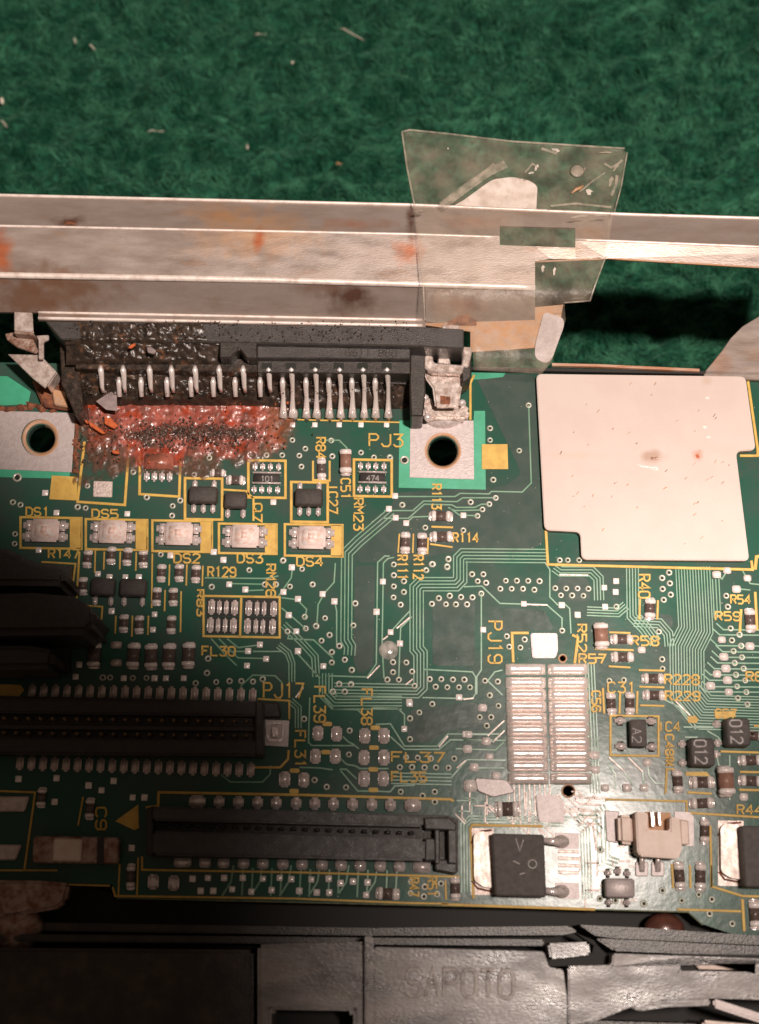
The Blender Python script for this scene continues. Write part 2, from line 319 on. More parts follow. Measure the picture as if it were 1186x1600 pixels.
# ================================================================== SETTING: green cloth
def cloth():
    ZC = -4.2
    bm = bmesh.new()
    xs = [-30+i*2 for i in range(8)]+[-14+i*.055 for i in range(509)]+[14+i*2 for i in range(1, 9)]
    ys = [-24+i*2 for i in range(6)]+[-12+i*.2 for i in range(65)]+[1+i*.055 for i in range(1, 220)]+[13.1+i*2 for i in range(1, 8)]
    def hz(x, y):
        q = Vector((x*.9+y*.5, y*1.5-x*.5, 0))
        a = noise.fractal(q*.95, 1, 2, 4)*.40
        c = noise.noise(Vector((x*.35, y*.45, 4)))*.22
        d = noise.fractal(q*2.4, 1, 2, 4)*.19
        return ZC+a+c+d
    rows = [[bm.verts.new((x, y, hz(x, y))) for x in xs] for y in ys]
    for j in range(len(ys)-1):
        for i in range(len(xs)-1): bm.faces.new((rows[j][i], rows[j][i+1], rows[j+1][i+1], rows[j+1][i]))
    o = bm_obj('ground', bm, M['cloth'], None, True); o['kind'] = 'structure'
    # fuzz
    vs, fs = [], []
    for k in range(11000):
        tx, ty = random.uniform(-10, 10), random.uniform(3.4, 13)
        ta = R(-45)+noise.noise(Vector((tx*.5, ty*.5, 9)))*3.2+random.gauss(0, .35); tl = random.uniform(.6, 1.6)
        for m_ in range(9):
            x, y = tx+random.gauss(0, .055), ty+random.gauss(0, .055)
            a = ta+random.gauss(0, .30); ln = random.uniform(.07, .20)*tl
            z = hz(x, y)+.005
            c = Vector((x, y, z)); d = Vector((math.cos(a), math.sin(a), 0)); nn = Vector((-d.y, d.x, 0))*random.uniform(.005, .012)
            mid = c+d*ln*.5+Vector((0, 0, random.uniform(.03, .10))); end = c+d*ln+nn*random.uniform(-3, 3); end.z = hz(end.x, end.y)+random.uniform(.02, .08)
            b0 = len(vs); vs += [c-nn, c+nn, mid+nn, mid-nn, end]
            fs += [(b0, b0+3, b0+2, b0+1), (b0+3, b0+4, b0+2)]
    me = bpy.data.meshes.new('cloth_fuzz'); me.from_pydata(vs, [], fs)
    o = link('cloth_fuzz', me, M['fibre']); o['kind'] = 'stuff'; o['label'] = 'loose green nap of the felt cloth'; o['category'] = 'felt nap'
    # lint scraps
    L_ = [(530, 258, 12, 20, 'tan sliver of lint lying above the rail left of the tape', M['rustlight'], 3.4),
          (550, 55, 60, -26, 'longest pale hair across the cloth at the top', M['lint'], 1.2),
          (245, 207, 36, 8, 'pale straight fibre on the cloth, upper left', M['lint'], 1.3),
          (458, 100, 8, 60, 'short pale speck of lint just below the long hair', M['lint'], 3),
          (387, 232, 6, -70, 'small upright pale lint speck nearest above the rail', M['lint'], 2.6),
          (145, 76, 16, -25, 'faint tan fibre near the upper left corner', M['lint'], 1.6),
          (4, 160, 12, -60, 'pale lint crumb at the left edge of the cloth', M['lint'], 4.5),
          (408, 56, 26, 14, 'thin curved hair near the top centre of the cloth', M['lint'], 1.2),
          (118, 66, 10, -60, 'short tan lint left of the faint fibre', M['lint'], 1.8),
          (8, 196, 24, -38, 'thin pale hair at the left edge below the crumb', M['lint'], 1.3)]
    for x, y, ln, ang, lab, mm, w in L_:
        c = U(x, y, ZC+.22); pts = []
        for i in range(6):
            t = (i/5-.5)*ln/100; a = R(ang)
            pts.append(Vector((c.x+math.cos(a)*t, c.y+math.sin(a)*t+math.sin(i*1.1)*.03, c.z+.05+.02*math.sin(i*2))))
        bm = bmesh.new(); tube(bm, pts, [w/130*k for k in (.3, .9, 1, 1, .8, .2)], 5)
        tag(bm_obj('lint_fibre', bm, mm, None, True), lab, 'lint', 'scraps of lint on the cloth')
cloth()

# ================================================================== CIRCUIT BOARD
board = thing('circuit_board', 'green circuit board with yellow legend, burnt red patch and many small soldered parts', 'circuit board', (0, 0, -.12))
OFF = Vector((0, 0, .12))
_link_parent = board
BT = .12
outline = [(-80, 565), (735, 578), (1270, 592), (1270, 1480), (1186, 1470), (1140, 1458), (1098, 1444), (1075, 1424), (930, 1420), (640, 1413), (182, 1402), (175, 1382), (105, 1380), (100, 1402), (-80, 1400)]
hs = [circ(692, 706, 23), circ(66, 686, 22), circ(879, 1029, 6, 14), circ(888, 1236, 9, 16)]
slab('board_base', outline, 0, BT, M['mask'], board, holes=hs)
strip('board_edge', [(x, y) for x, y in [(1098, 1445), (1075, 1425), (930, 1421), (640, 1414), (182, 1403)]], 2.4, M['core'], board, h=.008, z=-.008)
# greyer areas over the inner planes, board sheen partly painted into their colour
for pl in ([(741, 584), (835, 586), (848, 850), (820, 862), (720, 860), (640, 875), (560, 880), (556, 850), (612, 790), (618, 770), (790, 760), (815, 740)],
           [(554, 885), (586, 882), (584, 1040), (560, 1054), (552, 1030)],
           [(676, 935), (742, 935), (742, 1040), (676, 1040)], [(768, 950), (850, 952), (866, 985), (780, 986)],
           [(640, 1110), (740, 1096), (780, 1130), (700, 1140), (670, 1160), (636, 1160)],
           [(1000, 960), (1050, 960), (1052, 980), (1030, 990), (1010, 980)], [(960, 1190), (1030, 1195), (1040, 1230), (960, 1228)],
           [(880, 892), (920, 905), (922, 940), (880, 938), (866, 920)]):
    slab('plane_sheen_area', rounded(pl, 8), .004, .004, M['plane'], board)
# bright green clearances + mounting pads
slab('mounting_clearance', [(624, 657), (740, 657), (741, 642), (758, 642), (759, 765), (623, 762)], .006, .005, M['green'], board, holes=[circ(692, 706, 29)])
slab('mounting_clearance', [(-70, 728), (110, 736), (108, 748), (-70, 744)], .006, .005, M['green'], board)
slab('mounting_clearance', [(737, 582), (790, 583), (786, 589), (760, 592), (737, 593)], .006, .005, M['green'], board)
slab('mounting_pad', [(641, 655), (740, 657), (741, 749), (640, 746)], .016, .009, M['tinpad'], board, holes=[circ(692, 704, 28)], bevel=.003)
slab('mounting_pad', [(-70, 640), (118, 645), (112, 738), (-70, 730)], .016, .009, M['tinpad'], board, holes=[circ(62, 684, 29)], bevel=.003)
def hole_ring(cx, cy, ro, ri):
    bm = bmesh.new(); n = 32; rings = []
    for r, z in ((ro, .015), (ro-2.5, .022), (ri+2, .004), (ri, -.02), (ri, -.11)):
        rings.append([bm.verts.new(U(cx+r*math.cos(2*math.pi*i/n), cy+r*math.sin(2*math.pi*i/n), 0)+Vector((0, 0, z))) for i in range(n)])
    for a, b2 in zip(rings, rings[1:]):
        for i in range(n): bm.faces.new((a[i], a[(i+1) % n], b2[(i+1) % n], b2[i]))
    bm_obj('hole_plating', bm, M['rustlight'], board, True)
hole_ring(692, 705, 29, 22.5); hole_ring(64, 685, 29, 21.5)
hole_ring(879, 1029, 7, 5); hole_ring(888, 1236, 11, 8.5)

# traces -------------------------------------------------------------
def trace(pts, w=2.6, material=None): strip('copper_trace', pts, w, material or M['trace'], board, h=.010, z=.002)
def bundle(pts, n, pitch, w=2.2):
    k = len(pts)
    for j in range(n):
        off = (j-(n-1)/2)*pitch; out = []
        for i in range(k):
            p1 = Vector(pts[i]); a = Vector(pts[max(0, i-1)]); c = Vector(pts[min(k-1, i+1)])
            d1 = (p1-a).normalized() if i else (c-p1).normalized(); d2 = (c-p1).normalized() if i < k-1 else d1
            t = (d1+d2).normalized(); nn = Vector((-t.y, t.x)); cc = max(.4, nn.dot(Vector((-d1.y, d1.x))))
            out.append(tuple(p1+nn*off/cc))
        trace(out, w)
bundle([(853, 869), (724, 868), (719, 873), (719, 906), (712, 913), (657, 913), (651, 919), (651, 1014), (657, 1021), (657, 1073), (650, 1080), (522, 1078)], 5, 5.2)
bundle([(614, 800), (560, 846), (542, 864), (541, 1000), (547, 1010), (546, 1024)], 4, 5.6)
bundle([(509, 1052), (509, 1084), (523, 1098), (628, 1098)], 5, 5)
bundle([(866, 886), (876, 893), (924, 893), (935, 904), (936, 938)], 4, 4.8)
bundle([(988, 888), (989, 962), (1008, 982), (1024, 1004)], 5, 4.6)
bundle([(1082, 886), (1087, 984), (1073, 1012), (1074, 1084), (1098, 1113), (1210, 1116)], 13, 4.4, 2.0)
bundle([(1118, 905), (1121, 966)], 3, 5)
bundle([(921, 1036), (925, 1120), (930, 1240)], 4, 4.6)
bundle([(990, 972), (1030, 974), (1044, 990), (1046, 1010)], 4, 4.6)
bundle([(917, 955), (965, 957), (978, 946)], 4, 4.4)
bundle([(435, 1008), (450, 1020), (456, 1036), (456, 1066)], 3, 4.5)
bundle([(443, 976), (474, 1006), (492, 1026), (494, 1058)], 3, 5)
bundle([(454, 1095), (466, 1106), (466, 1138)], 3, 4.5)
bundle([(611, 1216), (706, 1218)], 4, 5.5)
for q in ([(600,776),(711,776),(719,771),(764,772),(768,768),(816,769),(830,755),(826,633)], [(600,798),(645,798),(662,783),(714,784),(723,778),(775,778)],
          [(598,810),(638,810),(663,788),(706,789),(713,793),(742,793),(752,788),(764,788)], [(700,793),(711,798),(752,797)], [(704,795),(718,805),(746,806)],
          [(634,818),(645,808),(673,807)], [(609,869),(601,869),(590,879),(588,1037),(574,1058),(512,1056)], [(616,871),(606,873),(599,880),(597,1010),(600,1060)],
          [(484,1090),(482,1160),(487,1165),(554,1165),(561,1170)], [(506,1090),(521,1108),(559,1109),(567,1118)], [(582,1106),(622,1107),(632,1117),(632,1136)],
          [(587,1132),(610,1131),(632,1166),(683,1166),(700,1147),(780,1147)], [(610,1151),(632,1171),(686,1171),(704,1156),(790,1157)],
          [(531,1184),(541,1194),(556,1197),(562,1201),(607,1201)], [(536,1151),(544,1159),(554,1164)], [(531,1202),(541,1202),(557,1217)],
          [(532,1204),(559,1236),(610,1237),(617,1228),(648,1227)], [(468,1199),(500,1200),(520,1203)],
          [(852,880),(859,890),(859,933),(872,946)], [(880,942),(890,951),(892,990)], [(725,917),(753,916),(781,943),(816,944),(854,945),(878,966),(878,984)],
          [(752,927),(752,1047),(745,1057),(745,1085)], [(663,1046),(738,1050),(743,1058),(743,1084),(738,1092),(660,1090)],
          [(785,1047),(773,1050),(762,1064),(785,1086)], [(700,1147),(765,1148),(788,1126)], [(710,1156),(770,1158),(788,1142)], [(712,1170),(774,1172),(787,1160)],
          [(705,1215),(730,1187),(790,1188)], [(735,1200),(788,1200)], [(640,955),(624,972),(610,988)], [(643,964),(626,981),(625,1005),(623,1060)],
          [(504,930),(522,910),(524,880)], [(523,940),(526,955),(526,1012)], [(504,932),(497,945),(495,978)], [(434,933),(455,903),(457,888)], [(320,903),(415,904),(435,900)],
          [(362,912),(410,913)], [(384,923),(412,922)], [(440,934),(464,937),(479,952),(477,966)], [(440,950),(452,960),(478,983)], [(452,988),(450,998),(490,1000),(520,1028)],
          [(347,1018),(370,1040)], [(395,1018),(440,1018)], [(462,1018),(500,1060)], [(330,998),(348,1018),(393,1018)], [(342,998),(372,1028),(414,1029)], [(355,998),(372,1012),(405,1008)],
          [(370,1090),(378,1070),(395,1055),(430,1056),(440,1066),(440,1082)], [(345,1210),(360,1222),(410,1222),(422,1210),(423,1196)],
          [(507,688),(530,688),(542,700),(542,706)], [(497,712),(500,752)], [(1033,1091),(1060,1104),(1084,1134)], [(1052,1100),(1090,1140)],
          [(968,1196),(990,1228)], [(984,1186),(1004,1206),(1006,1230)], [(1012,1196),(1014,1212),(1024,1224),(1040,1224)], [(950,1195),(962,1210),(962,1232)],
          [(1105,1142),(1122,1152),(1130,1164)], [(1068,1136),(1118,1137)], [(1070,1152),(1090,1152)],
          [(1118,1175),(1124,1200),(1126,1240)], [(1140,1180),(1140,1250)], [(1160,892),(1172,912),(1200,915)], [(1120,898),(1128,905),(1137,890)], [(1150,920),(1172,922)]):
    trace(q)
for k, (xa, y) in enumerate(((1119, 984), (1113, 992), (1110, 1009), (1118, 1018.5), (1112, 1027), (1110, 1036), (1105, 1045), (1099, 1054.5), (1097, 1063), (1095, 1073), (1092, 1081))):
    trace([(xa, y-10), (xa+11, y), (1220, y+1)])
bright = M['tin']
for q in ([(620, 982), (640, 965)], [(598, 1000), (606, 994)], [(574, 1060), (593, 1040)], [(634, 1070), (645, 1061)], [(874, 898), (919, 899)], [(820, 944.5), (855, 945.5)],
          [(462, 1090), (474, 1074)], [(686, 1167), (700, 1150)], [(762, 1150), (788, 1126)], [(770, 1160), (788, 1142)], [(951, 1183), (976, 1206)], [(982, 1184), (1004, 1206)],
          [(1056, 1096), (1078, 1118)], [(724, 1093), (740, 1091)], [(714, 1200), (728, 1188)]):
    strip('bare_trace', q, 2.6, bright, board, h=.012, z=.009)
# hatched copper in the glare beside the power chip
for q in range(9): trace([(795+q*8, 1226), (797+q*8, 1284)], 2.6, M['tin'])
for q in range(5): trace([(905, 1246+q*10), (940, 1248+q*10)], 3.0, M['tin'])
bundle([(728, 1395), (727, 1290), (736, 1282), (900, 1284), (914, 1296), (918, 1404)], 4, 4.6, 2.6)
bundle([(935, 1262), (942, 1272), (944, 1345), (965, 1352)], 4, 6, 3)
for q in ([(905, 1290), (918, 1275), (934, 1268)], [(908, 1300), (926, 1285), (932, 1330)]): trace(q, 3, M['tin'])
for yy in (1330, 1341, 1352, 1363): strip('copper_trace', [(872, yy), (905, yy+1)], 5, M['tin'], board, h=.01, z=.002)

for i in range(46):
    x = random.uniform(708, 935); y = random.uniform(1235, 1292); d = random.choice(((1, 0), (0, 1), (.7, .7), (.7, -.7))); l = random.uniform(10, 34)
    trace([(x, y), (x+d[0]*l, y+d[1]*l), (x+d[0]*l+random.choice((0, 6)), y+d[1]*l+6)], 2.4, random.choice((M['tin'], M['trace'], M['tin'])))
for i in range(26):
    x = random.uniform(905, 985); y = random.uniform(1300, 1410); l = random.uniform(8, 26); a = random.random() < .6
    trace([(x, y), (x+(0 if a else l), y+(l if a else 0))], 2.6, M['tin'])
# vias -----------------------------------------------------------------
def via_mesh(ro, ri):
    bm = bmesh.new(); n = 14; rings = []
    for r, z in ((ro, .001), (ro*.92, .014), (ri*1.25, .016), (ri, .003)): rings.append([bm.verts.new((r*math.cos(2*math.pi*i/n), r*math.sin(2*math.pi*i/n), z)) for i in range(n)])
    for a, b2 in zip(rings, rings[1:]):
        for i in range(n): bm.faces.new((a[i], a[(i+1) % n], b2[(i+1) % n], b2[i]))
    f = bm.faces.new(rings[-1]); f.material_index = 1
    me = bpy.data.meshes.new('via'); bm.to_mesh(me); bm.free(); me.materials.append(M['via']); me.materials.append(M['hole'])
    for q in me.polygons: q.use_smooth = q.material_index == 0
    return me
VM = via_mesh(.050, .021); VB = via_mesh(.075, .042)
TP = box_mesh('test_pad', .090, .090, .016, .007, M['term'], seg=1)
TB = box_mesh('test_pad', .135, .115, .030, .022, M['term'], seg=2)
def crop(ox, oy, s, pts): return [(ox+x/s, oy+y/s) for x, y in pts]
vias = []
vias += crop(480, 850, 3.953, [(35,250),(110,458),(55,507),(138,562),(88,597),(198,630),(152,668),(152,732),(232,715),(275,778),(297,367),(285,503),(535,127),(535,193),(597,230),(535,262),(597,297),(533,330),(577,375),(775,125),(737,163),(872,95),(865,143),(530,730),(612,732),(530,792),(648,788),(495,838),(566,838),(663,877),(197,865),(270,867),(158,912),(232,912),(1018,187),(1088,187),(1053,230),(1105,240),(813,335),(880,320),(950,328),(1021,330),(770,370),(857,372),(918,373),(987,373),(1075,307),(757,835),(828,835),(900,838),(970,838),(793,882),(865,885),(937,885),(1005,885),(1125,935)])
vias += crop(700, 850, 3.953, [(357,227),(425,227),(495,228),(565,230),(323,277),(393,277),(463,277),(533,283),(662,273),(730,275),(800,275),(867,277),(697,317),(766,318),(836,320),(705,535),(363,570),(473,590),(378,635),(447,640),(228,845),(307,850),(690,100),(740,100),(810,100),(1040,388)])
vias += crop(886, 850, 3.953, [(630,177),(587,210),(635,243),(590,278),(640,313),(597,345),(567,542),(587,712),(590,770),(983,320),(993,388),(1010,522),(1065,560),(1018,595),(1075,630),(1028,662),(1080,700),(1035,735),(1090,770),(1043,808),(1100,843),(1050,880),(1107,915)])
vias += crop(1036, 1060, 7.907, [(925,245),(1042,322)])
vias += crop(430, 1050, 3.953, [(178,290),(460,362),(455,510),(437,713),(243,668),(318,710),(832,415),(970,198),(890,250),(832,287),(770,588),(845,588),(922,590),(993,590),(1070,592),(808,527),(960,535),(1105,535),(880,530),(775,740),(910,765),(985,740),(985,803),(915,655)])
vias += crop(200, 850, 3.953, [(750,162),(1075,155),(957,103),(845,250),(913,250),(1000,263),(1140,250),(1092,450),(1098,522),(1160,507),(985,540),(517,265),(495,708),(488,797),(418,860),(545,853),(627,847),(700,847),(772,850),(832,835)])
vias += crop(600, 560, 3.953, [(655,432),(655,505),(835,570),(675,750),(893,290),(690,862),(650,900),(608,933),(577,973),(535,888),(113,905),(490,1062),(255,1045),(398,1238),(390,1285),(298,1270),(260,1308),(36,610)])
vias += crop(300, 600, 2.965, [(465,260),(525,300),(645,262),(497,332),(507,383),(418,330),(345,330),(650,335),(783,318),(843,340),(918,342),(973,560),(423,817),(265,862),(1112,835)])
vias += crop(0, 600, 2.965, [(60,548),(95,560),(360,570),(397,575),(405,472),(680,525),(800,565),(835,540),(797,610),(745,790),(70,695),(68,740),(617,408),(905,345),(970,343),(900,420)])
vias += crop(900, 1230, 4.147, [(160,405),(560,670),(440,755),(685,735),(795,697),(880,727),(865,820),(1012,885),(155,722),(255,735)])
vias += crop(460, 1220, 3.953, [(720,625),(718,695),(805,655),(880,700),(800,715),(905,635)])
vias += crop(680, 960, 3.953, [(275,635),(345,635),(318,688),(390,565),(337,500),(1075,410),(1165,405)])
vias += crop(0, 850, 3.953, [(635,825),(680,825),(820,828),(905,828)])
for x, y in vias: put('via', VM, x, y, z=.003, parent=board, s=random.uniform(.95, 1.08))
for x, y in ((27, 746), (632, 719)): put('via', VB, x, y, z=.008, parent=board)
tps = []
tps += crop(480, 850, 3.953, [(467,233),(428,420),(515,545),(573,615),(95,310),(168,355),(100,755),(1087,530),(937,947),(630,975)])
tps += crop(700, 850, 3.953, [(468,370),(702,378),(800,438),(965,270),(1038,230),(1035,297),(970,388)])
tps += crop(430, 1050, 3.953, [(830,195),(797,352),(1137,157),(1175,385),(1180,475)])
tps += crop(200, 850, 3.953, [(590,100),(530,50),(1012,145),(625,250),(725,282),(960,297),(1050,340),(993,440),(1040,540),(1050,662),(815,622),(742,662),(853,710),(735,752)])
tps += crop(600, 560, 3.953, [(68,850),(30,930),(72,985),(137,1018),(490,970)])
tps += crop(300, 600, 2.965, [(377,548)])
tps += crop(0, 600, 2.965, [(590,602),(262,597),(790,795),(1035,815),(210,505),(180,770)])
tps += crop(0, 850, 3.953, [(505,625),(490,745),(468,820),(765,830),(955,830),(1025,830),(1135,830),(605,185),(677,205),(775,205),(858,205),(690,415),(955,435),(945,530)])
tps += crop(460, 1220, 3.953, [(105,610),(212,605),(285,632),(362,622),(452,628),(30,680),(138,690),(215,690),(443,705)])
tps += crop(220, 1220, 3.953, [(320,605),(415,600),(515,600),(630,600),(755,605),(858,600),(930,607),(370,680),(448,680),(565,670),(683,685),(808,675)])
tps += crop(0, 1040, 3.953, [(115,700),(350,695),(548,740),(628,770),(703,712),(338,842),(820,815),(893,815)])
tps += [(206, 1358), (206, 1325)]
for x, y in tps: put('test_pad', TP, x, y, z=.003, parent=board, s=random.uniform(.95, 1.1))
for x, y in crop(886, 850, 3.953, [(923,190),(988,165),(1113,212),(1045,280),(955,592),(1128,632),(967,698),(980,770),(925,803),(990,842),(885,877),(998,915),(460,655)])+crop(886, 1040, 3.953, [(235,755),(370,755),(475,755),(495,600),(1090,812)])+crop(680, 960, 3.953, [(205,742),(315,785),(200,832),(335,880),(240,945),(375,997),(292,577),(985,870),(990,960)]):
    put('test_pad', TB, x, y, z=.003, parent=board, s=random.uniform(.85, 1.02))

# yellow legend ----------------------------------------------------------
def legend(pts, w=3.2, closed=False): strip('legend_line', pts, w*.86, M['silk'], board, h=.005, z=.014, closed=closed)
def lbox(x0, y0, x1, y1, w=4.2, s=.017): legend(rect(x0, y0, x1, y1, s), w, True)
def block(poly): slab('legend_block', poly, .019, .006, M['silk'], board)
for a in (("DS1",41,793,76,806),("DS5",144,796,184,809),("R147",76,858,123,872),("DS2",272,865,312,879),("DS3",371,865,410,879),("DS4",464,870,504,884),
          ("R129",325,886,368,901),("FL30",316,1010,367,1024),("PJ17",412,1067,474,1090),("PJ3",577,678,629,697),("R114",708,833,747,847),
          ("FL37",612,1175,694,1190),("FL35",612,1206,666,1221),("R58",986,994,1029,1008),("R57",905,1022,946,1036),("R228",1039,1054,1092,1069),("R229",1040,1080,1093,1094),
          ("R54",1142,930,1172,943),("R59",1118,956,1156,969),("R60",1166,1050,1206,1064)): text(*a, w=3.0)
for a in (("RM26",416,882,430,932),("R84",494,684,508,716),("C51",533,748,547,779),("IC27",513,757,527,802),("RM23",553,779,567,828),("Q7",397,787,409,815),
          ("R113",675,757,689,795),("R111",621,868,636,905),("R112",646,868,661,905),("PJ19",763,971,784,1036),("FL39",491,1073,508,1128),("FL38",565,1077,581,1132),
          ("FL31",461,1142,477,1198),("R40",998,898,1015,934),("C48",1040,1148,1052,1180),("R52",902,976,916,1018),("C56",925,1080,938,1112),("R41",1040,1184,1052,1204),
          ("R83",308,922,318,962),("C9",150,1262,166,1296),("R51",668,1370,682,1400),("R47",640,1372,654,1400)): text(*a, vert=True, w=3.0)
text('C31', 950, 1066, 992, 1082, w=2.6); text('IC4', 1028, 1128, 1062, 1142, w=2.6); text('C57', 1118, 1108, 1150, 1122, w=2.6); text('R44', 1152, 1258, 1190, 1272, w=2.6)
legend([(735, 656), (735, 598), (741, 586)], 4.5); legend([(440, 655), (624, 660)], 3); legend([(853, 828), (856, 882), (1176, 890), (1174, 876)], 5)
legend([(1168, 590), (1184, 702), (1184, 712), (1156, 712)], 5); legend([(1180, 890), (1182, 870), (1200, 866)], 6)
block([(753, 694), (793, 694), (794, 733), (753, 733)]); block([(81, 743), (121, 745), (120, 782), (77, 780)])
legend([(132, 690), (121, 784), (195, 789), (202, 690)], 5); legend([(219, 690), (218, 772), (280, 776), (282, 716)], 5)
lbox(289, 747, 347, 811, 5); lbox(388, 719, 446, 777, 5); lbox(455, 753, 512, 815, 5); lbox(553, 718, 612, 775, 5)
legend([(349, 765), (384, 767), (396, 779), (396, 814)], 4); legend([(489, 720), (489, 750), (515, 751), (515, 720)], 4)
for x0, y0, x1, y1 in ((32, 808, 127, 856), (134, 811, 230, 858), (238, 813, 331, 861), (342, 818, 432, 864), (445, 819, 535, 868)):
    lbox(x0, y0, x1, y1, 4.5); s0 = y0+(x1-x0)*.017
    block([(x1-18, s0), (x1+1, s0), (x1, y1+1.6), (x1-18, y1+1.3)])
lbox(318, 931, 437, 994, 4.2); legend([(377, 933), (375, 995)], 4.2)
legend([(624, 834), (622, 864)], 3); legend([(646, 834), (645, 864)], 3); legend([(669, 840), (668, 866)], 3); legend([(674, 823), (708, 824)], 4); legend([(672, 850), (707, 855)], 3.5)
legend([(403, 1092), (452, 1095), (452, 1124)], 3.5); legend([(451, 1172), (450, 1186), (438, 1199), (398, 1199)], 4)
legend([(228, 1262), (247, 1260), (248, 1238), (470, 1242), (704, 1249), (709, 1252)], 4.6)
legend([(222, 1338), (222, 1359), (460, 1363), (718, 1370)], 3.6); legend([(176, 1386), (180, 1400), (460, 1404), (640, 1411), (700, 1412)], 3.6)
legend([(0, 1360), (90, 1360)], 3); legend([(0, 1236), (55, 1238), (38, 1360)], 3.5); legend([(187, 1350), (185, 1398)], 3); legend([(216, 1340), (214, 1400)], 3); legend([(130, 1245), (122, 1290)], 3)
block([(180, 1283), (216, 1257), (217, 1294), (210, 1297)]); legend([(100, 1382), (172, 1384)], 3)
legend([(65, 878), (118, 881), (112, 926), (58, 924)], 3.5); legend([(118, 945), (160, 948), (157, 990), (130, 991)], 3.5); legend([(50, 1008), (98, 1011), (92, 1056), (0, 1058)], 3.5)
legend([(124, 862), (120, 935)], 4); legend([(802, 1035), (800, 989), (826, 989)], 5); legend([(894, 992), (903, 996), (898, 1036)], 5)
for a, c in (((944, 1028), (928, 1028)), ((952, 988), (985, 989)), ((951, 1041), (985, 1043)), ((998, 1047), (1038, 1048)), ((999, 1073), (1038, 1074)), ((1000, 1102), (1038, 1103)), ((930, 1014), (990, 1016))): legend([a, c], 3.6)
legend([(1000, 936), (999, 968)], 4); legend([(1028, 938), (1027, 968)], 4); legend([(1180, 925), (1183, 985)], 5); legend([(1158, 952), (1156, 988)], 5)
lbox(954, 1118, 1029, 1180, 4); legend([(969, 1080), (968, 1115)], 4); legend([(996, 1080), (995, 1115)], 4); legend([(942, 1075), (944, 1115)], 4)
legend([(946, 1249), (1073, 1252), (1073, 1275)], 3.6); legend([(1042, 1200), (1040, 1240)], 4); block([(1072, 1206), (1104, 1206), (1110, 1213), (1071, 1212)])
for a, c in (((1126, 1174), (1190, 1176)), ((1074, 1238), (1112, 1240)), ((1076, 1270), (1186, 1277)), ((1156, 1206), (1200, 1207)), ((1155, 1234), (1200, 1235)), ((1178, 1134), (1200, 1135))): legend([a, c], 4)
block([(1074, 1120), (1086, 1118), (1092, 1124), (1088, 1130), (1075, 1129)]); block([(1116, 1112), (1148, 1111), (1150, 1120), (1118, 1122)])
legend([(1110, 1290), (1112, 1385), (1160, 1400), (1230, 1402)], 4); legend([(1058, 1421), (1158, 1424)], 4); legend([(1160, 1405), (1163, 1455)], 5); legend([(1050, 1350), (1052, 1388)], 4)
legend([(1078, 1352), (1079, 1388)], 4); legend([(1112, 1352), (1112, 1388)], 3); legend([(740, 1404), (735, 1296), (738, 1289), (848, 1291)], 4.5); legend([(690, 1413), (930, 1421)], 4.5); legend([(696, 1376), (697, 1406)], 3.5)
for x, y in ((511, 1131), (509, 1175), (584, 1168), (586, 1137), (583, 1202), (583, 1234), (460, 1204), (459, 1236)): block(rounded(rect(x-7, y-3.5, x+8, y+3.5), 3))
for x, y, y2 in ((149, 860, 895), (163, 862, 890), (188, 862, 890), (213, 863, 892), (238, 865, 950), (265, 882, 915), (292, 882, 915), (317, 884, 916), (258, 922, 955), (283, 924, 988), (207, 962, 995), (232, 962, 992), (181, 962, 990)): legend([(x, y), (x-1, y2)], 3)

# ---------------------------------------------------------- soldered parts
def chip2(kind, cx, cy, L_, W_, H_, ang, bodym, termm=None, frac=.24, pads=True):
    key = (kind, L_, W_, H_)
    if key not in cache:
        t = L_*frac
        cache[key] = (box_mesh(kind+'_body', (L_-1.7*t)/100, W_*.92/100, H_/100, .012, bodym),
                      box_mesh('terminal', t/100, W_/100, (H_+.8)/100, .012, M['term'], off=(-(L_-t)/200, 0, 0)),
                      box_mesh('terminal', t/100, W_/100, (H_+.8)/100, .012, M['term'], off=((L_-t)/200, 0, 0)),
                      box_mesh('solder_fillet', (t*.9)/100, W_*1.12/100, H_*.42/100, .02, M['solder'], off=(-(L_+t*.3)/200, 0, 0), puff=.3),
                      box_mesh('solder_fillet', (t*.9)/100, W_*1.12/100, H_*.42/100, .02, M['solder'], off=((L_+t*.3)/200, 0, 0), puff=.3))
    a = cache[key]
    o = put(kind, a[0], cx+random.uniform(-.8, .8), cy+random.uniform(-.8, .8), ang+random.uniform(-3, 3), .004, board)
    for me, nm in zip(a[1:], ('terminal', 'terminal', 'solder_fillet', 'solder_fillet')): sub(nm, me, o)
    return o
def res(cx, cy, v=True, L_=23, W_=14): return chip2('resistor', cx, cy, L_, W_, 6, 90 if v else 0, M['resb'])
def capv(cx, cy, L_=34, W_=20, H_=14, v=True): return chip2('capacitor', cx, cy, L_, W_, H_, 90 if v else 0, M['capb'], frac=.2)
def fb(cx, cy, L_=34, W_=19, H_=11): return chip2('filter_bead', cx, cy, L_, W_, H_, 90, M['resb'], frac=.2)
for x, y in ((137,874),(175,869),(200,870),(225,873),(130,916),(253,896),(281,896),(306,897),(245,933),(272,933),(194,974),(219,976),(268,976)): res(x, y)
res(502, 734, L_=30, W_=14); res(634, 849, L_=28, W_=15); res(659, 850, L_=28, W_=15)
res(689, 807, False, 30, 16); res(690, 839, False, 30, 16); res(368, 752, False, 24, 15)
res(1015, 951, L_=28, W_=16); res(971, 1000, False, 28, 15); res(972, 1027, False, 28, 15); res(1020, 1060, False, 28, 15); res(1021, 1087, False, 28, 15)
res(1058, 1221, L_=28, W_=15); res(1096, 1222, False, 30, 17); res(1096, 1255, False, 30, 15); res(1172, 1189, False, 30, 15); res(1172, 1220, False, 30, 15)
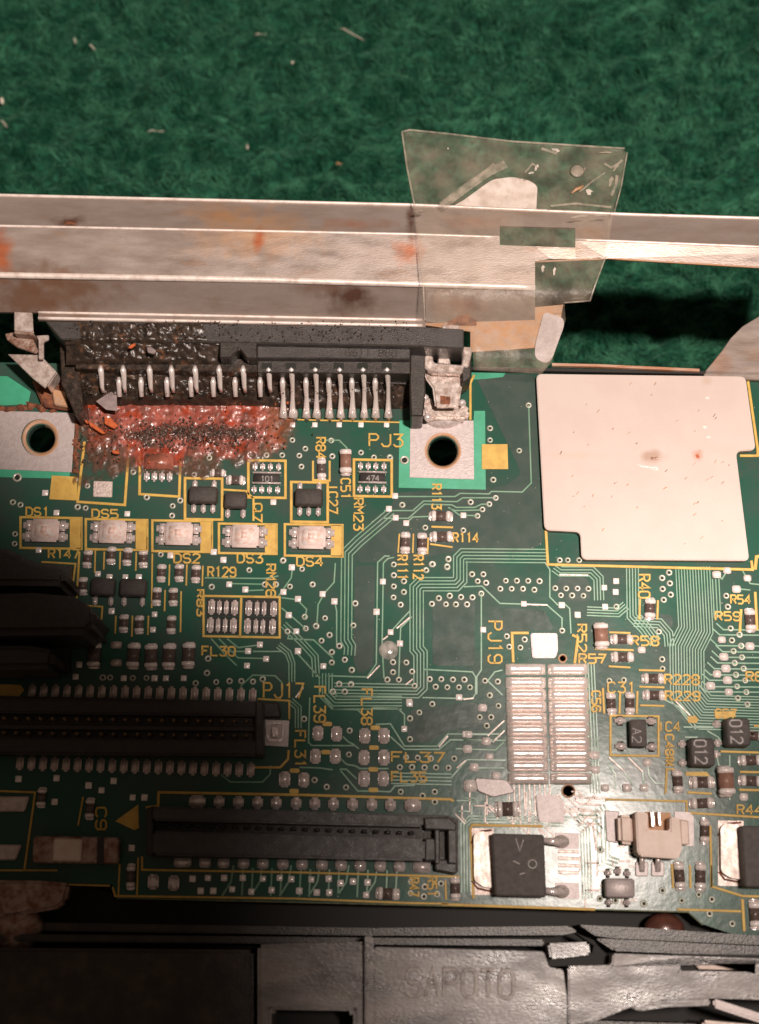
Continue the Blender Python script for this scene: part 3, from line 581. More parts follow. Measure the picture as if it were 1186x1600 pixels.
res(1171, 969, L_=30, W_=16); res(955, 1100, L_=28, W_=14); res(983, 1099, L_=28, W_=14)
res(1062, 1369, L_=34, W_=15); res(1094, 1369, L_=34, W_=15); res(605, 1396, False, 28, 17); res(712, 1388, L_=28, W_=14); res(1180, 1428, L_=34, W_=18)
res(141, 1264, L_=26, W_=13); res(66, 1246, L_=24, W_=13); res(205, 1370, L_=30, W_=12); res(1100, 1299, L_=30, W_=13); res(1177, 1150, False, 24, 14); res(340, 740, False, 20, 12)
capv(540, 723, 37, 18); capv(938, 994, 34, 21); capv(1131, 1222, 38, 22, 20)
for x, y in ((149,1024),(210,1026),(238,1026),(266,1026),(295,1025)): fb(x, y)
for y in (1008, 1036): put('solder_pad', box_mesh('solder_pad', .17, .11, .03, .02, M['tin']), 182, y, parent=board, z=.003)
PADM = box_mesh('solder_pad', .175, .245, .055, .04, M['solder'], puff=.12, seg=3)
for x, y in ((497,1146),(526,1147),(570,1150),(600,1150),(493,1182),(524,1182),(569,1184),(600,1184),(569,1217),(599,1217),(445,1218),(475,1219)): put('solder_pad', PADM, x, y, parent=board, z=.003, s=random.uniform(.94, 1.04))
for x, y in ((240, 1378), (272, 1380)): put('solder_pad', PADM, x, y, parent=board, z=.003, s=.95)
A1 = box_mesh('solder_pad', .105, .255, .05, .035, M['solder'], puff=.1, seg=3); A2 = box_mesh('solder_pad', .07, .25, .05, .03, M['solder'], puff=.1, seg=3)
for row in (949, 977):
    for i, x in enumerate((331, 343, 354, 367, 389, 402, 413, 428)): put('solder_pad', A1 if i in (0, 3, 4, 7) else A2, x-(2 if row > 960 else 0), row+i*.4, parent=board, z=.003)
for row in (949, 977): slab('pad_recess', rect(323, row-14, 373, row+13), .0025, .002, M['pit'], board); slab('pad_recess', rect(381, row-14, 434, row+13), .0025, .002, M['pit'], board)

# solder-mound footprint PJ19
for (x0, x1) in ((789, 852), (855.5, 919)):
    for i, yc in enumerate((1046, 1067, 1085.5, 1104, 1122.5, 1141, 1160, 1178, 1197, 1217)):
        bm = bmesh.new(); n = 24; hw = 9.2; rows = []
        xa, xb = x0+i*.5, x1+i*.55
        for j in range(n+1):
            t = j/n; x = xa+(xb-xa)*t; wv = 1+.015*math.sin(i*3.1+j*.8); e = min(1, 7*min(t, 1-t)+.25)
            row = []
            for k in range(9):
                a = math.pi*k/8
                row.append(bm.verts.new(U(x, yc-math.cos(a)*hw*(.88+.12*e)*wv, .003)+Vector((0, 0, math.sin(a)*.11*e*wv))))
            rows.append(row)
        for a, b2 in zip(rows, rows[1:]):
            for k in range(8): bm.faces.new((a[k], b2[k], b2[k+1], a[k+1]))
        bm.faces.new(rows[0]); bm.faces.new(rows[-1][::-1])
        bmesh.ops.recalc_face_normals(bm, faces=bm.faces)
        bm_obj('solder_mound', bm, M['mound'], board, True)
slab('solder_pad', rounded([(829, 989), (871, 989), (872, 1016), (868, 1028), (832, 1028)], 4), .05, .047, M['tinpad'], board, bevel=.02, seg=2, smooth=False)
slab('solder_pad', rounded([(837, 1242), (872, 1243), (882, 1256), (882, 1286), (842, 1284)], 4), .06, .057, M['tinpad'], board, bevel=.02, seg=2)
slab('solder_pad', [(146, 751), (176, 752), (175, 777), (145, 776)], .03, .027, M['tin'], board, bevel=.01)
slab('solder_pad', rounded([(742, 1215), (792, 1218), (806, 1238), (770, 1246), (746, 1236)], 5), .05, .045, M['tinpad'], board, bevel=.02)
res(793, 1265, False, 30, 22); put('solder_pad', TB, 735, 1228, parent=board, z=.003, s=1.5)

# small outline transistors / ICs
LEG = box_mesh('lead', .085, .17, .07, .022, M['solder'], puff=.2)
def sot(cx, cy, w, h, H_, top=(), bottom=(), name='transistor', material=None, ang=0, legs=None):
    key = ('sot', w, h, H_, material)
    if key not in cache: cache[key] = box_mesh(name+'_body', w/100, h/100, H_/100, .03, material or M['chip'], off=(0, 0, .03), seg=1, puff=.05)
    o = put(name, cache[key], cx, cy, ang, .004, board)
    for side, xs in ((1, top), (-1, bottom)):
        for dx in xs:
            l = sub('lead', legs or LEG, o); l.location = (dx/100, side*(h/2+6)/100, 0)
    return o
sot(319, 777, 46, 27, 15, (-15, 15), (-15, 0, 15)); sot(483, 781, 44, 28, 15, (-15, 15), (-14, 0, 15)); sot(369, 785, 36, 26, 13, (), (-12, 12))
sot(163, 920, 38, 28, 14, (), (-12, 12)); sot(210, 921, 42, 28, 14, (), (-14, 14))
def array(cx, cy, mark_):
    o = put('resistor_network', box_mesh('network_body', .40, .13, .07, .015, M['chip']), cx, cy, 0, .006, board)
    e = sub('body_border', box_mesh('body_border', .46, .025, .06, .01, M['solder'], off=(0, .085, .01)), o); sub('body_border', box_mesh('body_border', .46, .025, .06, .01, M['solder'], off=(0, -.085, .01)), o)
    me = box_mesh('terminal', .085, .15, .05, .03, M['solder'], puff=.2)
    for dx in (-19, -7, 5, 18):
        for s in (1, -1):
            t = sub('terminal', me, o); t.location = (dx/100, s*.19, 0)
    text(mark_, cx-9, cy-4, cx+10, cy+4, w=1.3, material=M['mark'], z=.078, h=.003)
array(417, 748, '101'); array(582, 747, '474')
o = put('resistor_network', box_mesh('network_body', .46, .26, .07, .015, M['resid']), 249, 722, 0, .006, board)
me = box_mesh('terminal', .095, .19, .055, .03, M['solder'], puff=.2)
for dx in (-18, -6, 6, 18):
    t = sub('terminal', me, o); t.location = (dx/100, -.25, 0)
# LEDs
lb = box_mesh('led_body', .44, .36, .11, .03, M['led'], off=(0, 0, .02)); li = box_mesh('led_lens', .30, .26, .05, .04, M['ledin'], off=(0, 0, .11)); lt = box_mesh('terminal', .17, .24, .09, .04, M['solder'], puff=.2)
lc = box_mesh('led_die', .09, .10, .006, .002, M['leddie'], off=(0, 0, .159))
for i, (x, y) in enumerate(((75, 831), (180, 833), (283, 836), (386, 840), (490, 842))):
    slab('pad_recess', rect(x-37, y-20, x+32, y+21), .0025, .002, M['plane'], board)
    o = put('light_emitting_diode', lb, x-3, y, 0, .004, board); sub('led_lens', li, o); sub('led_die', lc, o)
    for s in (1, -1):
        for t_ in (1, -1):
            t = sub('terminal', lt, o); t.location = (s*.265, .09*t_, 0); t.scale = (1.15, .75, 1)
# right-hand parts
def marked(cx, cy, w, h, H_, txt, leads):
    o = put('transistor', box_mesh('transistor_body', w/100, h/100, H_/100, .03, M['pkg'], off=(0, 0, .02), seg=1, puff=.04), cx, cy, 0, .004, board)
    lm = box_mesh('lead', .15, .13, .06, .03, M['solder'], puff=.25)
    for dx, dy in leads: l = sub('lead', lm, o); l.location = (dx/100, dy/100, 0)
    for c in txt: pass
    c = U(cx, cy, .004); n = len(txt)
    for i, ch in enumerate(txt):
        bm = bmesh.new()
        for line in G[ch]:
            pts = [Vector((c.x-.12+gy/6*.17, c.y+.17-(i*5.4+gx)/(n*5.4-1.4)*.34, .004+.02+H_/100+.001)) for gx, gy in line]
            ribbon(bm, pts, .026, .003)
        bmesh.ops.recalc_face_normals(bm, faces=bm.faces)
        bm_obj('printed_digit', bm, M['mark'], board)
marked(1092, 1178, 36, 42, 26, '012', ((-25, 14), (-25, -14), (25, 0)))
marked(1147, 1147, 36, 42, 26, '012', ((-26, 14), (-26, -14), (26, 0)))
o = put('integrated_circuit', box_mesh('ic_body', .24, .40, .20, .02, M['pkg'], off=(0, 0, .02), seg=1), 994, 1148, 0, .004, board)
lm = box_mesh('lead', .20, .17, .08, .05, M['solder'], puff=.3)
for dx, dy in ((-24, 20), (-24, -18), (22, 20), (22, -18)): l = sub('lead', lm, o); l.location = (dx/100, dy/100, 0)
text('A2', 988, 1138, 1002, 1160, vert=True, w=1.6, material=M['mark'], z=.226, h=.003)
# chip-on-board near the lower right
o = put('transistor', box_mesh('transistor_body', .42, .27, .22, .03, M['tinpad'], off=(0, 0, .02), seg=1), 965, 1388, 0, .004, board)
for dx, dy in ((-14, 21), (0, 24), (14, 21), (-14, -20), (12, -20)): l = sub('lead', lm, o); l.location = (dx/100, dy/100, 0); l.scale = (.6, .9, 1)
# power transistors
def dpak(x0, y0, tabx, bx0, bx1, by1, full=True):
    po = slab('power_transistor', [(bx0, y0+6), (bx1, y0+8), (bx1+4, by1), (bx0+6, by1-2)], .34, .32, M['pkg'], board, bevel=.025)
    slab('pad_outline', rect(tabx, y0-2, bx0+4, by1-4), .012, .010, M['tin'], po)
    for pts in ([(tabx, y0+22), (tabx+6, y0+10), (tabx+16, y0+3), (bx0, y0+1)], [(tabx+1, by1-26), (tabx+10, by1-14), (bx0, by1-9)]): strip('tab_gap_line', pts, 3, M['rust'], po, h=.01, z=.013)  # shade of the gap between tab and solder, painted as dark strips
    slab('mounting_tab', rounded([(tabx+4, y0+8), (tabx+14, y0+2), (bx0-1, y0+6), (bx0+2, by1-14), (tabx+20, by1-16), (tabx+5, by1-26)], 6), .12, .11, M['tab'], po, bevel=.02, seg=2)
    return po
po = dpak(734, 1296, 736, 768, 850, 1402)
for yc in (1314, 1392):
    bm = bmesh.new(); tube(bm, [U(848, yc, .14), U(866, yc+1, .13), U(874, yc+1, .07), U(888, yc+1, .04)], [.05, .06, .07, .045], 10); bm_obj('lead', bm, M['solder'], po, True)
    bm = bmesh.new(); bmesh.ops.create_uvsphere(bm, u_segments=16, v_segments=10, radius=.12, matrix=Matrix.Translation(U(877, yc+1, .03)) @ Matrix.Diagonal((1, .8, .6, 1))); bm_obj('solder_joint', bm, M['solder'], po, True)
    slab('solder_pad', rect(868, yc-13, 905, yc+12), .014, .012, M['tinpad'], po)
for pts in ([(806, 1310), (812, 1330), (818, 1312)], [(802, 1345), (812, 1350)], [(812, 1366), (820, 1364)]): strip('printed_mark', pts, 1.6, M['mark'], po, h=.003, z=.341)
strip('printed_mark', circ(832, 1350, 6.5, 14), 1.6, M['mark'], po, h=.003, z=.341, closed=True)
po2 = dpak(1122, 1284, 1122, 1158, 1275, 1388)
# white wire connector
wc = slab('wire_socket', [(993, 1268), (1013, 1270), (1012, 1296), (1047, 1298), (1047, 1276), (1062, 1278), (1066, 1326), (1060, 1342), (1000, 1338), (996, 1330)], .42, .40, M['white'], board, bevel=.02, seg=2)
slab('socket_ear', [(966, 1272), (990, 1274), (992, 1320), (968, 1318)], .26, .24, M['white'], wc, bevel=.05, seg=3)
slab('socket_ear', [(1062, 1280), (1076, 1282), (1078, 1320), (1064, 1320)], .16, .14, M['white'], wc, bevel=.02)
slab('socket_floor', [(1010, 1268), (1048, 1270), (1048, 1300), (1010, 1299)], .12, .1, M['rustlight'], wc)
slab('contact_pin', [(1016, 1268), (1022, 1268), (1024, 1292), (1018, 1292)], .24, .1, M['solder'], wc, bevel=.01); slab('contact_pin', [(1027, 1268), (1032, 1268), (1034, 1290), (1029, 1290)], .24, .1, M['solder'], wc, bevel=.01)
slab('solder_pad', [(1054, 1268), (1078, 1269), (1084, 1276), (1084, 1322), (1070, 1322), (1070, 1282), (1054, 1280)], .03, .025, M['tinpad'], wc); slab('solder_pad', [(945, 1266), (968, 1268), (966, 1318), (948, 1314)], .03, .025, M['tinpad'], wc, bevel=.01)
for x in (1003, 1028):
    bm = bmesh.new(); tube(bm, [U(x, 1338, .14), U(x, 1346, .12), U(x, 1354, .04), U(x, 1362, .03)], [.035, .04, .045, .04], 8); bm_obj('contact_pin', bm, M['solder'], wc, True)
    slab('solder_pad', rounded(rect(x-10, 1346, x+10, 1369), 3), .03, .025, M['tinpad'], wc, bevel=.01)

# ---------------------------------------------------------- PJ17 header
pj = slab('pin_header', [(-60, 1086), (404, 1096), (404, 1180), (-60, 1176)], .10, .09, M['plast'], board)
slab('header_rail', [(-60, 1090), (404, 1098), (404, 1119), (-60, 1113)], .34, .33, M['plast'], pj, bevel=.03, seg=2)
slab('header_rail', [(-60, 1152), (404, 1157), (404, 1181), (-60, 1177)], .34, .33, M['plast'], pj, bevel=.03, seg=2)
slab('header_rail', [(-60, 1131), (404, 1135), (404, 1143), (-60, 1139)], .22, .2, M['plast'], pj, bevel=.01)
slab('header_end', [(398, 1094), (412, 1095), (412, 1182), (398, 1181)], .36, .35, M['plast'], pj, bevel=.03)
cm = box_mesh('header_contact', .065, .06, .24, .02, M['brass'], puff=.3)
for i in range(22):
    for yy in (1124, 1147): l = put('header_contact', cm, -8+i*18.8, yy+i*.25, z=.06, parent=board); l.parent = pj
pm = box_mesh('lead', .115, .23, .055, .03, M['tin'], puff=.08)
for i in range(20): l = put('lead', pm, 51+i*18.1, 1080+i*.35, z=.003, parent=board); l.parent = pj; l.location -= Vector((0, 0, 0)); 
for i in range(21): l = put('lead', pm, 32+i*18.0, 1192+i*.55, z=.003, parent=board); l.parent = pj
slab('end_block', [(404, 1096), (436, 1097), (440, 1122), (408, 1122)], .16, .15, M['plast'], pj, bevel=.03)
slab('retainer_pad', [(405, 1124), (452, 1126), (450, 1167), (406, 1164)], .04, .037, M['tinpad'], pj)
strip('retainer_clip', rounded([(418, 1130), (443, 1131), (441, 1158), (418, 1157)], 6), 4, M['solder'], pj, h=.05, z=.04, closed=True)
slab('retainer_clip', rounded([(424, 1134), (436, 1135), (435, 1153), (424, 1152)], 4), .10, .06, M['solder'], pj, bevel=.02)

# ---------------------------------------------------------- lower edge connector
bj = slab('edge_connector', [(236, 1260), (700, 1274), (716, 1280), (716, 1362), (662, 1345), (236, 1340)], .08, .075, M['plast'], board)
slab('connector_wall', [(238, 1260), (470, 1267), (662, 1277), (661, 1292), (470, 1288), (238, 1282)], .34, .33, M['slab'], bj, bevel=.03, seg=2)
slab('connector_wall', [(238, 1298), (470, 1304), (664, 1311), (664, 1345), (470, 1341), (238, 1336)], .34, .33, M['slab'], bj, bevel=.035, seg=2)
slab('connector_end', [(662, 1277), (702, 1277), (714, 1288), (712, 1298), (664, 1296)], .30, .29, M['slab'], bj, bevel=.02)
slab('connector_end', [(664, 1309), (680, 1310), (682, 1345), (664, 1345)], .32, .31, M['slab'], bj, bevel=.02)
slab('connector_end', [(679, 1296), (687, 1296), (687, 1350), (680, 1349)], .36, .35, M['slab'], bj, bevel=.015)
slab('connector_end', [(700, 1296), (713, 1297), (714, 1350), (701, 1349)], .34, .33, M['slab'], bj, bevel=.015)
slab('connector_end', [(680, 1342), (714, 1344), (714, 1366), (680, 1360)], .22, .2, M['slab'], bj, bevel=.02)
slab('connector_end', [(228, 1262), (239, 1260), (240, 1338), (228, 1336)], .30, .29, M['plast'], bj, bevel=.02)
cm2 = box_mesh('slot_contact', .08, .05, .10, .01, M['slab'])
for i in range(22): l = put('slot_contact', cm2, 258+i*18.3, 1289+i*.62, z=.08, parent=board); l.parent = bj
um = box_mesh('lead', .165, .20, .10, .035, M['solder'], seg=3, puff=.1); uw = box_mesh('lead', .25, .20, .10, .035, M['solder'], seg=3, puff=.05)
dm = box_mesh('lead', .165, .155, .07, .02, M['solder']); dw = box_mesh('lead', .25, .155, .07, .02, M['solder'])
for i, x in enumerate((309, 343, 373, 403, 432, 463, 492, 521, 551, 581, 610, 645)):
    l = put('lead', uw if i in (0, 11) else um, x, 1253+(x-300)*.017, z=.003, parent=board); l.parent = bj
for i, x in enumerate((286, 321, 350, 381, 411, 442, 472, 503, 533, 563, 594, 624, 659)):
    l = put('lead', dw if i in (0, 12) else dm, x, 1347+(x-300)*.022, z=.003, parent=board); l.parent = bj
for o_ in [o for o in bpy.data.objects if o.parent in (pj, bj)]: pass
for i, x in enumerate(range(365, 625, 15)): trace([(x, 1355+(x-300)*.015), (x-2, 1398+(x-300)*.015)] if i % 3 else [(x, 1352), (x-4, 1378), (x-18, 1400)], 3)

# ---------------------------------------------------------- lower-left parts
fu = slab('fuse', rounded([(52, 1306), (186, 1308), (184, 1350), (50, 1348)], 6), .20, .19, M['clipr'], board, bevel=.03)
slab('fuse_body', [(84, 1310), (128, 1311), (126, 1346), (82, 1345)], .225, .1, M['white'], fu, bevel=.02); slab('fuse_gap', [(152, 1308), (163, 1308), (162, 1350), (151, 1350)], .205, .1, M['plast'], fu)
slab('solder_pad', [(-20, 1244), (46, 1244), (38, 1268), (-20, 1268)], .05, .045, M['tin'], board, bevel=.02); slab('solder_pad', [(-20, 1319), (34, 1320), (24, 1344), (-20, 1344)], .05, .045, M['tin'], board, bevel=.02)
block([(-20, 1069), (32, 1070), (38, 1078), (30, 1088), (-20, 1087)])

# dark stepped blocks at the left edge
sb = slab('side_connector', [(-70, 850), (12, 858), (56, 880), (112, 884), (108, 1050), (-70, 1056)], .12, .115, M['plast'], board)
slab('connector_block', [(-70, 855), (10, 862), (52, 884), (104, 888), (100, 914), (-70, 912)], 1.15, 1.12, M['plast'], sb, bevel=.08, seg=2)
slab('connector_block', [(-70, 928), (50, 924), (112, 930), (146, 950), (152, 972), (136, 990), (-70, 992)], 1.25, 1.22, M['plast'], sb, bevel=.10, seg=2)
slab('connector_block', [(-70, 1008), (40, 1007), (84, 1014), (82, 1044), (-70, 1046)], 1.0, .97, M['plast'], sb, bevel=.08, seg=2)

# ---------------------------------------------------------- PJ3 socket with its two rows of pins
ps = slab('socket_connector', [(100, 536), (640, 548), (640, 600), (112, 590)], .34, .30, M['plast'], board)
slab('socket_rim', [(70, 501), (655, 510), (725, 514), (725, 545), (655, 541), (95, 530)], 1.0, .55, M['slab'], ps, bevel=.02)
slab('socket_ledge', [(402, 537), (641, 541), (641, 561), (402, 559)], .86, .5, M['slab'], ps, bevel=.015)
slab('key_block', [(343, 514), (402, 515), (402, 560), (386, 560), (374, 545), (360, 559), (343, 559)], .98, .6, M['plast'], ps, bevel=.02)
slab('pin_wall', [(402, 561), (641, 562), (641, 584), (402, 582)], .72, .5, M['plast'], ps, bevel=.01)
slab('pin_wall', [(118, 558), (402, 561), (402, 582), (118, 576)], .70, .5, M['burnt'], ps, bevel=.01)
slab('side_wall', [(641, 540), (664, 540), (665, 612), (661, 650), (642, 650), (640, 600)], .62, .60, M['plast'], ps, bevel=.02)
slab('side_wall', [(720, 545), (737, 545), (736, 590), (722, 600)], .60, .5, M['plast'], ps, bevel=.02)
slab('side_wall', [(92, 530), (120, 535), (130, 640), (118, 650), (96, 600)], .55, .5, M['burnt'], ps, bevel=.02)
# melted left half
def lumpy(name, x0, x1, y0, y1, z, amp, material, parent, step=2.5, freq=9, mask=None, seed=0):
    bm = bmesh.new(); nx = int((x1-x0)/step); ny = int((y1-y0)/step); rows = []
    for j in range(ny+1):
        row = []
        for i in range(nx+1):
            x = x0+(x1-x0)*i/nx; y = y0+(y1-y0)*j/ny; q = Vector((x/100, y/100, seed))
            h = noise.fractal(q*freq, .9, 2.1, 4)*amp
            e = mask(x, y) if mask else min(1, 8*min(i/nx, 1-i/nx, j/ny, 1-j/ny)+.0)
            zz = z(x, y) if callable(z) else z
            row.append(bm.verts.new(U(x, y, zz)+Vector((0, 0, (h+amp*.6)*e-(1-e)*.06))))
        rows.append(row)
    for a, b2 in zip(rows, rows[1:]):
        for i in range(nx): bm.faces.new((a[i], a[i+1], b2[i+1], b2[i]))
    bmesh.ops.recalc_face_normals(bm, faces=bm.faces)
    if sum(f.normal.z for f in bm.faces) < 0: bmesh.ops.reverse_faces(bm, faces=bm.faces)
    return bm_obj(name, bm, material, parent, True)
lumpy('melted_plastic', 100, 342, 501, 536, .99, .05, M['burnt'], ps, seed=3, freq=11)
lumpy('melted_plastic', 102, 344, 532, 568, lambda x, y: .95-.2*(y-532)/36, .055, M['burnt'], ps, seed=5, freq=11)
lumpy('melted_plastic', 108, 420, 566, 632, lambda x, y: .62-.5*(y-566)/66, .09, M['burnt'], ps, seed=8, freq=8)
lumpy('melted_plastic', 405, 640, 582, 640, lambda x, y: .40-.38*(y-582)/58, .06, M['burnt'], ps, seed=9, freq=8)
text('651I 880', 540, 545, 620, 556, w=1.8, material=M['plast'], z=.862, h=.004)
for x in [417+37.4*i for i in range(6)]: slab('pin_opening', rect(x-8, 567, x+8, 576), .724, .01, M['hole'], ps)
def pin(pts, rads):
    bm = bmesh.new(); tube(bm, [U(*q) for q in pts], rads, 8); bm_obj('contact_pin', bm, M['mound'], ps, True)
for i in range(13):
    x = 157+37.3*i+(random.uniform(-2, 2) if i < 8 else random.uniform(-.6, .6))
    d = x >= 430
    pin([(x, 572, .68), (x, 578, .70), (x+1, 586, .62), (x+2, 604, .40 if d else .52)] + ([(x+2, 622, .22), (x+2, 640, .10), (x+2, 652, .035)] if d else [(x+4, 612, .42)]), [.030, .048, .044, .034]+([.034, .048, .08] if d else [.030]))
for i in range(12):
    x = 187+36.3*i+(random.uniform(-3, 3) if i < 7 else random.uniform(-.6, .6)); d = x > 430
    pin([(x, 590, .50), (x, 597, .50), (x, 606, .40), (x+1, 620, .24 if d else .34)] + ([(x+1, 636, .12), (x+1, 652, .035)] if d else []), [.030, .046, .042, .036]+([.048, .08] if d else []))
for x in (442, 459, 477, 495, 513, 531, 549, 567, 585, 606):
    bm = bmesh.new(); bmesh.ops.create_cone(bm, cap_ends=True, segments=10, radius1=.085, radius2=.025, depth=.16, matrix=Matrix.Translation(U(x+2, 646, .08)) @ Matrix.Diagonal((.8, 1.5, 1, 1)))
    bm_obj('solder_fillet', bm, M['solder'], ps, True)
for x in (457, 492, 530, 564, 604): put('test_pad', TP, x, 664, parent=board, z=.003, s=.95)
# board locks of the socket
def clip(dx, mm, flip=1):
    c = bpy.data.objects.new('board_lock', None)
    def q(pts): return [(x*1.0+dx, y) for x, y in pts]
    b_ = slab('board_lock', q([(663, 577), (727, 578), (722, 604), (716, 636), (680, 636), (676, 606), (664, 590)]), .46, .08, mm, board, bevel=.03, seg=2)
    slab('lock_tab', q([(690, 506), (718, 507), (718, 535), (690, 533)]), .92, .1, mm, b_, bevel=.025)
    slab('lock_arm', q([(664, 541), (676, 540), (677, 566), (726, 570), (722, 584), (672, 582), (662, 572)]), .62, .14, mm, b_, bevel=.025)
    slab('lock_arm', q([(720, 541), (738, 542), (737, 552), (732, 574), (721, 572), (724, 554)]), .62, .14, mm, b_, bevel=.02)
    slab('lock_arm', q([(676, 539), (690, 540), (690, 548), (676, 548)]), .70, .1, mm, b_, bevel=.02)
    slab('lock_spring', q([(685, 550), (702, 548), (704, 570), (684, 568)]), .55, .05, mm, b_, bevel=.02)
    slab('lock_foot', q([(655, 620), (672, 616), (680, 636), (716, 634), (722, 626), (736, 640), (730, 655), (662, 655)]), .22, .2, mm, b_, bevel=.05, seg=2)
    bm = bmesh.new(); bmesh.ops.create_uvsphere(bm, u_segments=20, v_segments=12, radius=.30, matrix=Matrix.Translation(U(694+dx, 654, .03)) @ Matrix.Diagonal((1, .55, .45, 1))); bm_obj('solder_joint', bm, M['solder'], b_, True)
    for x, y in ((664, 622), (694, 626), (722, 630), (668, 652)):
        bm = bmesh.new(); bmesh.ops.create_uvsphere(bm, u_segments=12, v_segments=8, radius=.065, matrix=Matrix.Translation(U(x+dx, y, .24))); bm_obj('solder_joint', bm, M['solder'], b_, True)
    slab('lock_gap', q([(688, 618), (704, 620), (703, 632), (688, 631)]), .464, .01, M['rust'], b_)
clip(0, M['clip'])
b_ = slab('board_lock', [(12, 553), (62, 554), (88, 580), (70, 606), (50, 590)], .62, .05, M['clip'], board, bevel=.012)
slab('lock_tab', [(22, 487), (50, 488), (52, 519), (22, 516)], .95, .05, M['clip'], b_, bevel=.012)
slab('lock_tab', [(22, 516), (52, 519), (54, 524), (22, 521)], .93, .5, M['clipr'], b_, bevel=.01)
slab('lock_arm', [(8, 521), (20, 519), (52, 530), (60, 548), (56, 552), (26, 542), (10, 530)], .74, .05, M['clipr'], b_, bevel=.012)
slab('lock_arm', [(56, 524), (76, 523), (76, 530), (68, 534), (68, 560), (60, 560), (60, 532)], .80, .06, M['clip'], b_, bevel=.012)
slab('lock_arm', [(66, 562), (90, 582), (74, 604), (66, 592), (76, 582), (62, 566)], .56, .3, M['clip'], b_, bevel=.012)
slab('lock_foot', [(48, 592), (96, 584), (114, 604), (108, 640), (66, 634)], .16, .13, M['rust'], b_, bevel=.04)
slab('lock_foot', [(80, 606), (104, 612), (106, 636), (84, 632)], .24, .1, M['rustlight'], b_, bevel=.02)
slab('mounting_clearance', [(-70, 585), (12, 588), (48, 612), (44, 632), (-70, 636)], .006, .005, M['green'], board)
lumpy('rust_patch', -40, 120, 622, 652, .0, .06, M['rust'], board, step=2, freq=10, seed=31, mask=lambda x, y: max(0, min(1, (9-abs(y-637-2*math.sin(x*.1)))/6+noise.noise(Vector((x*.1, y*.1, 3))))))
lumpy('rust_patch', 104, 136, 640, 740, .0, .05, M['rust'], board, step=2, freq=10, seed=32, mask=lambda x, y: max(0, min(1, (9-abs(x-119))/6+noise.noise(Vector((x*.1, y*.1, 6))))))

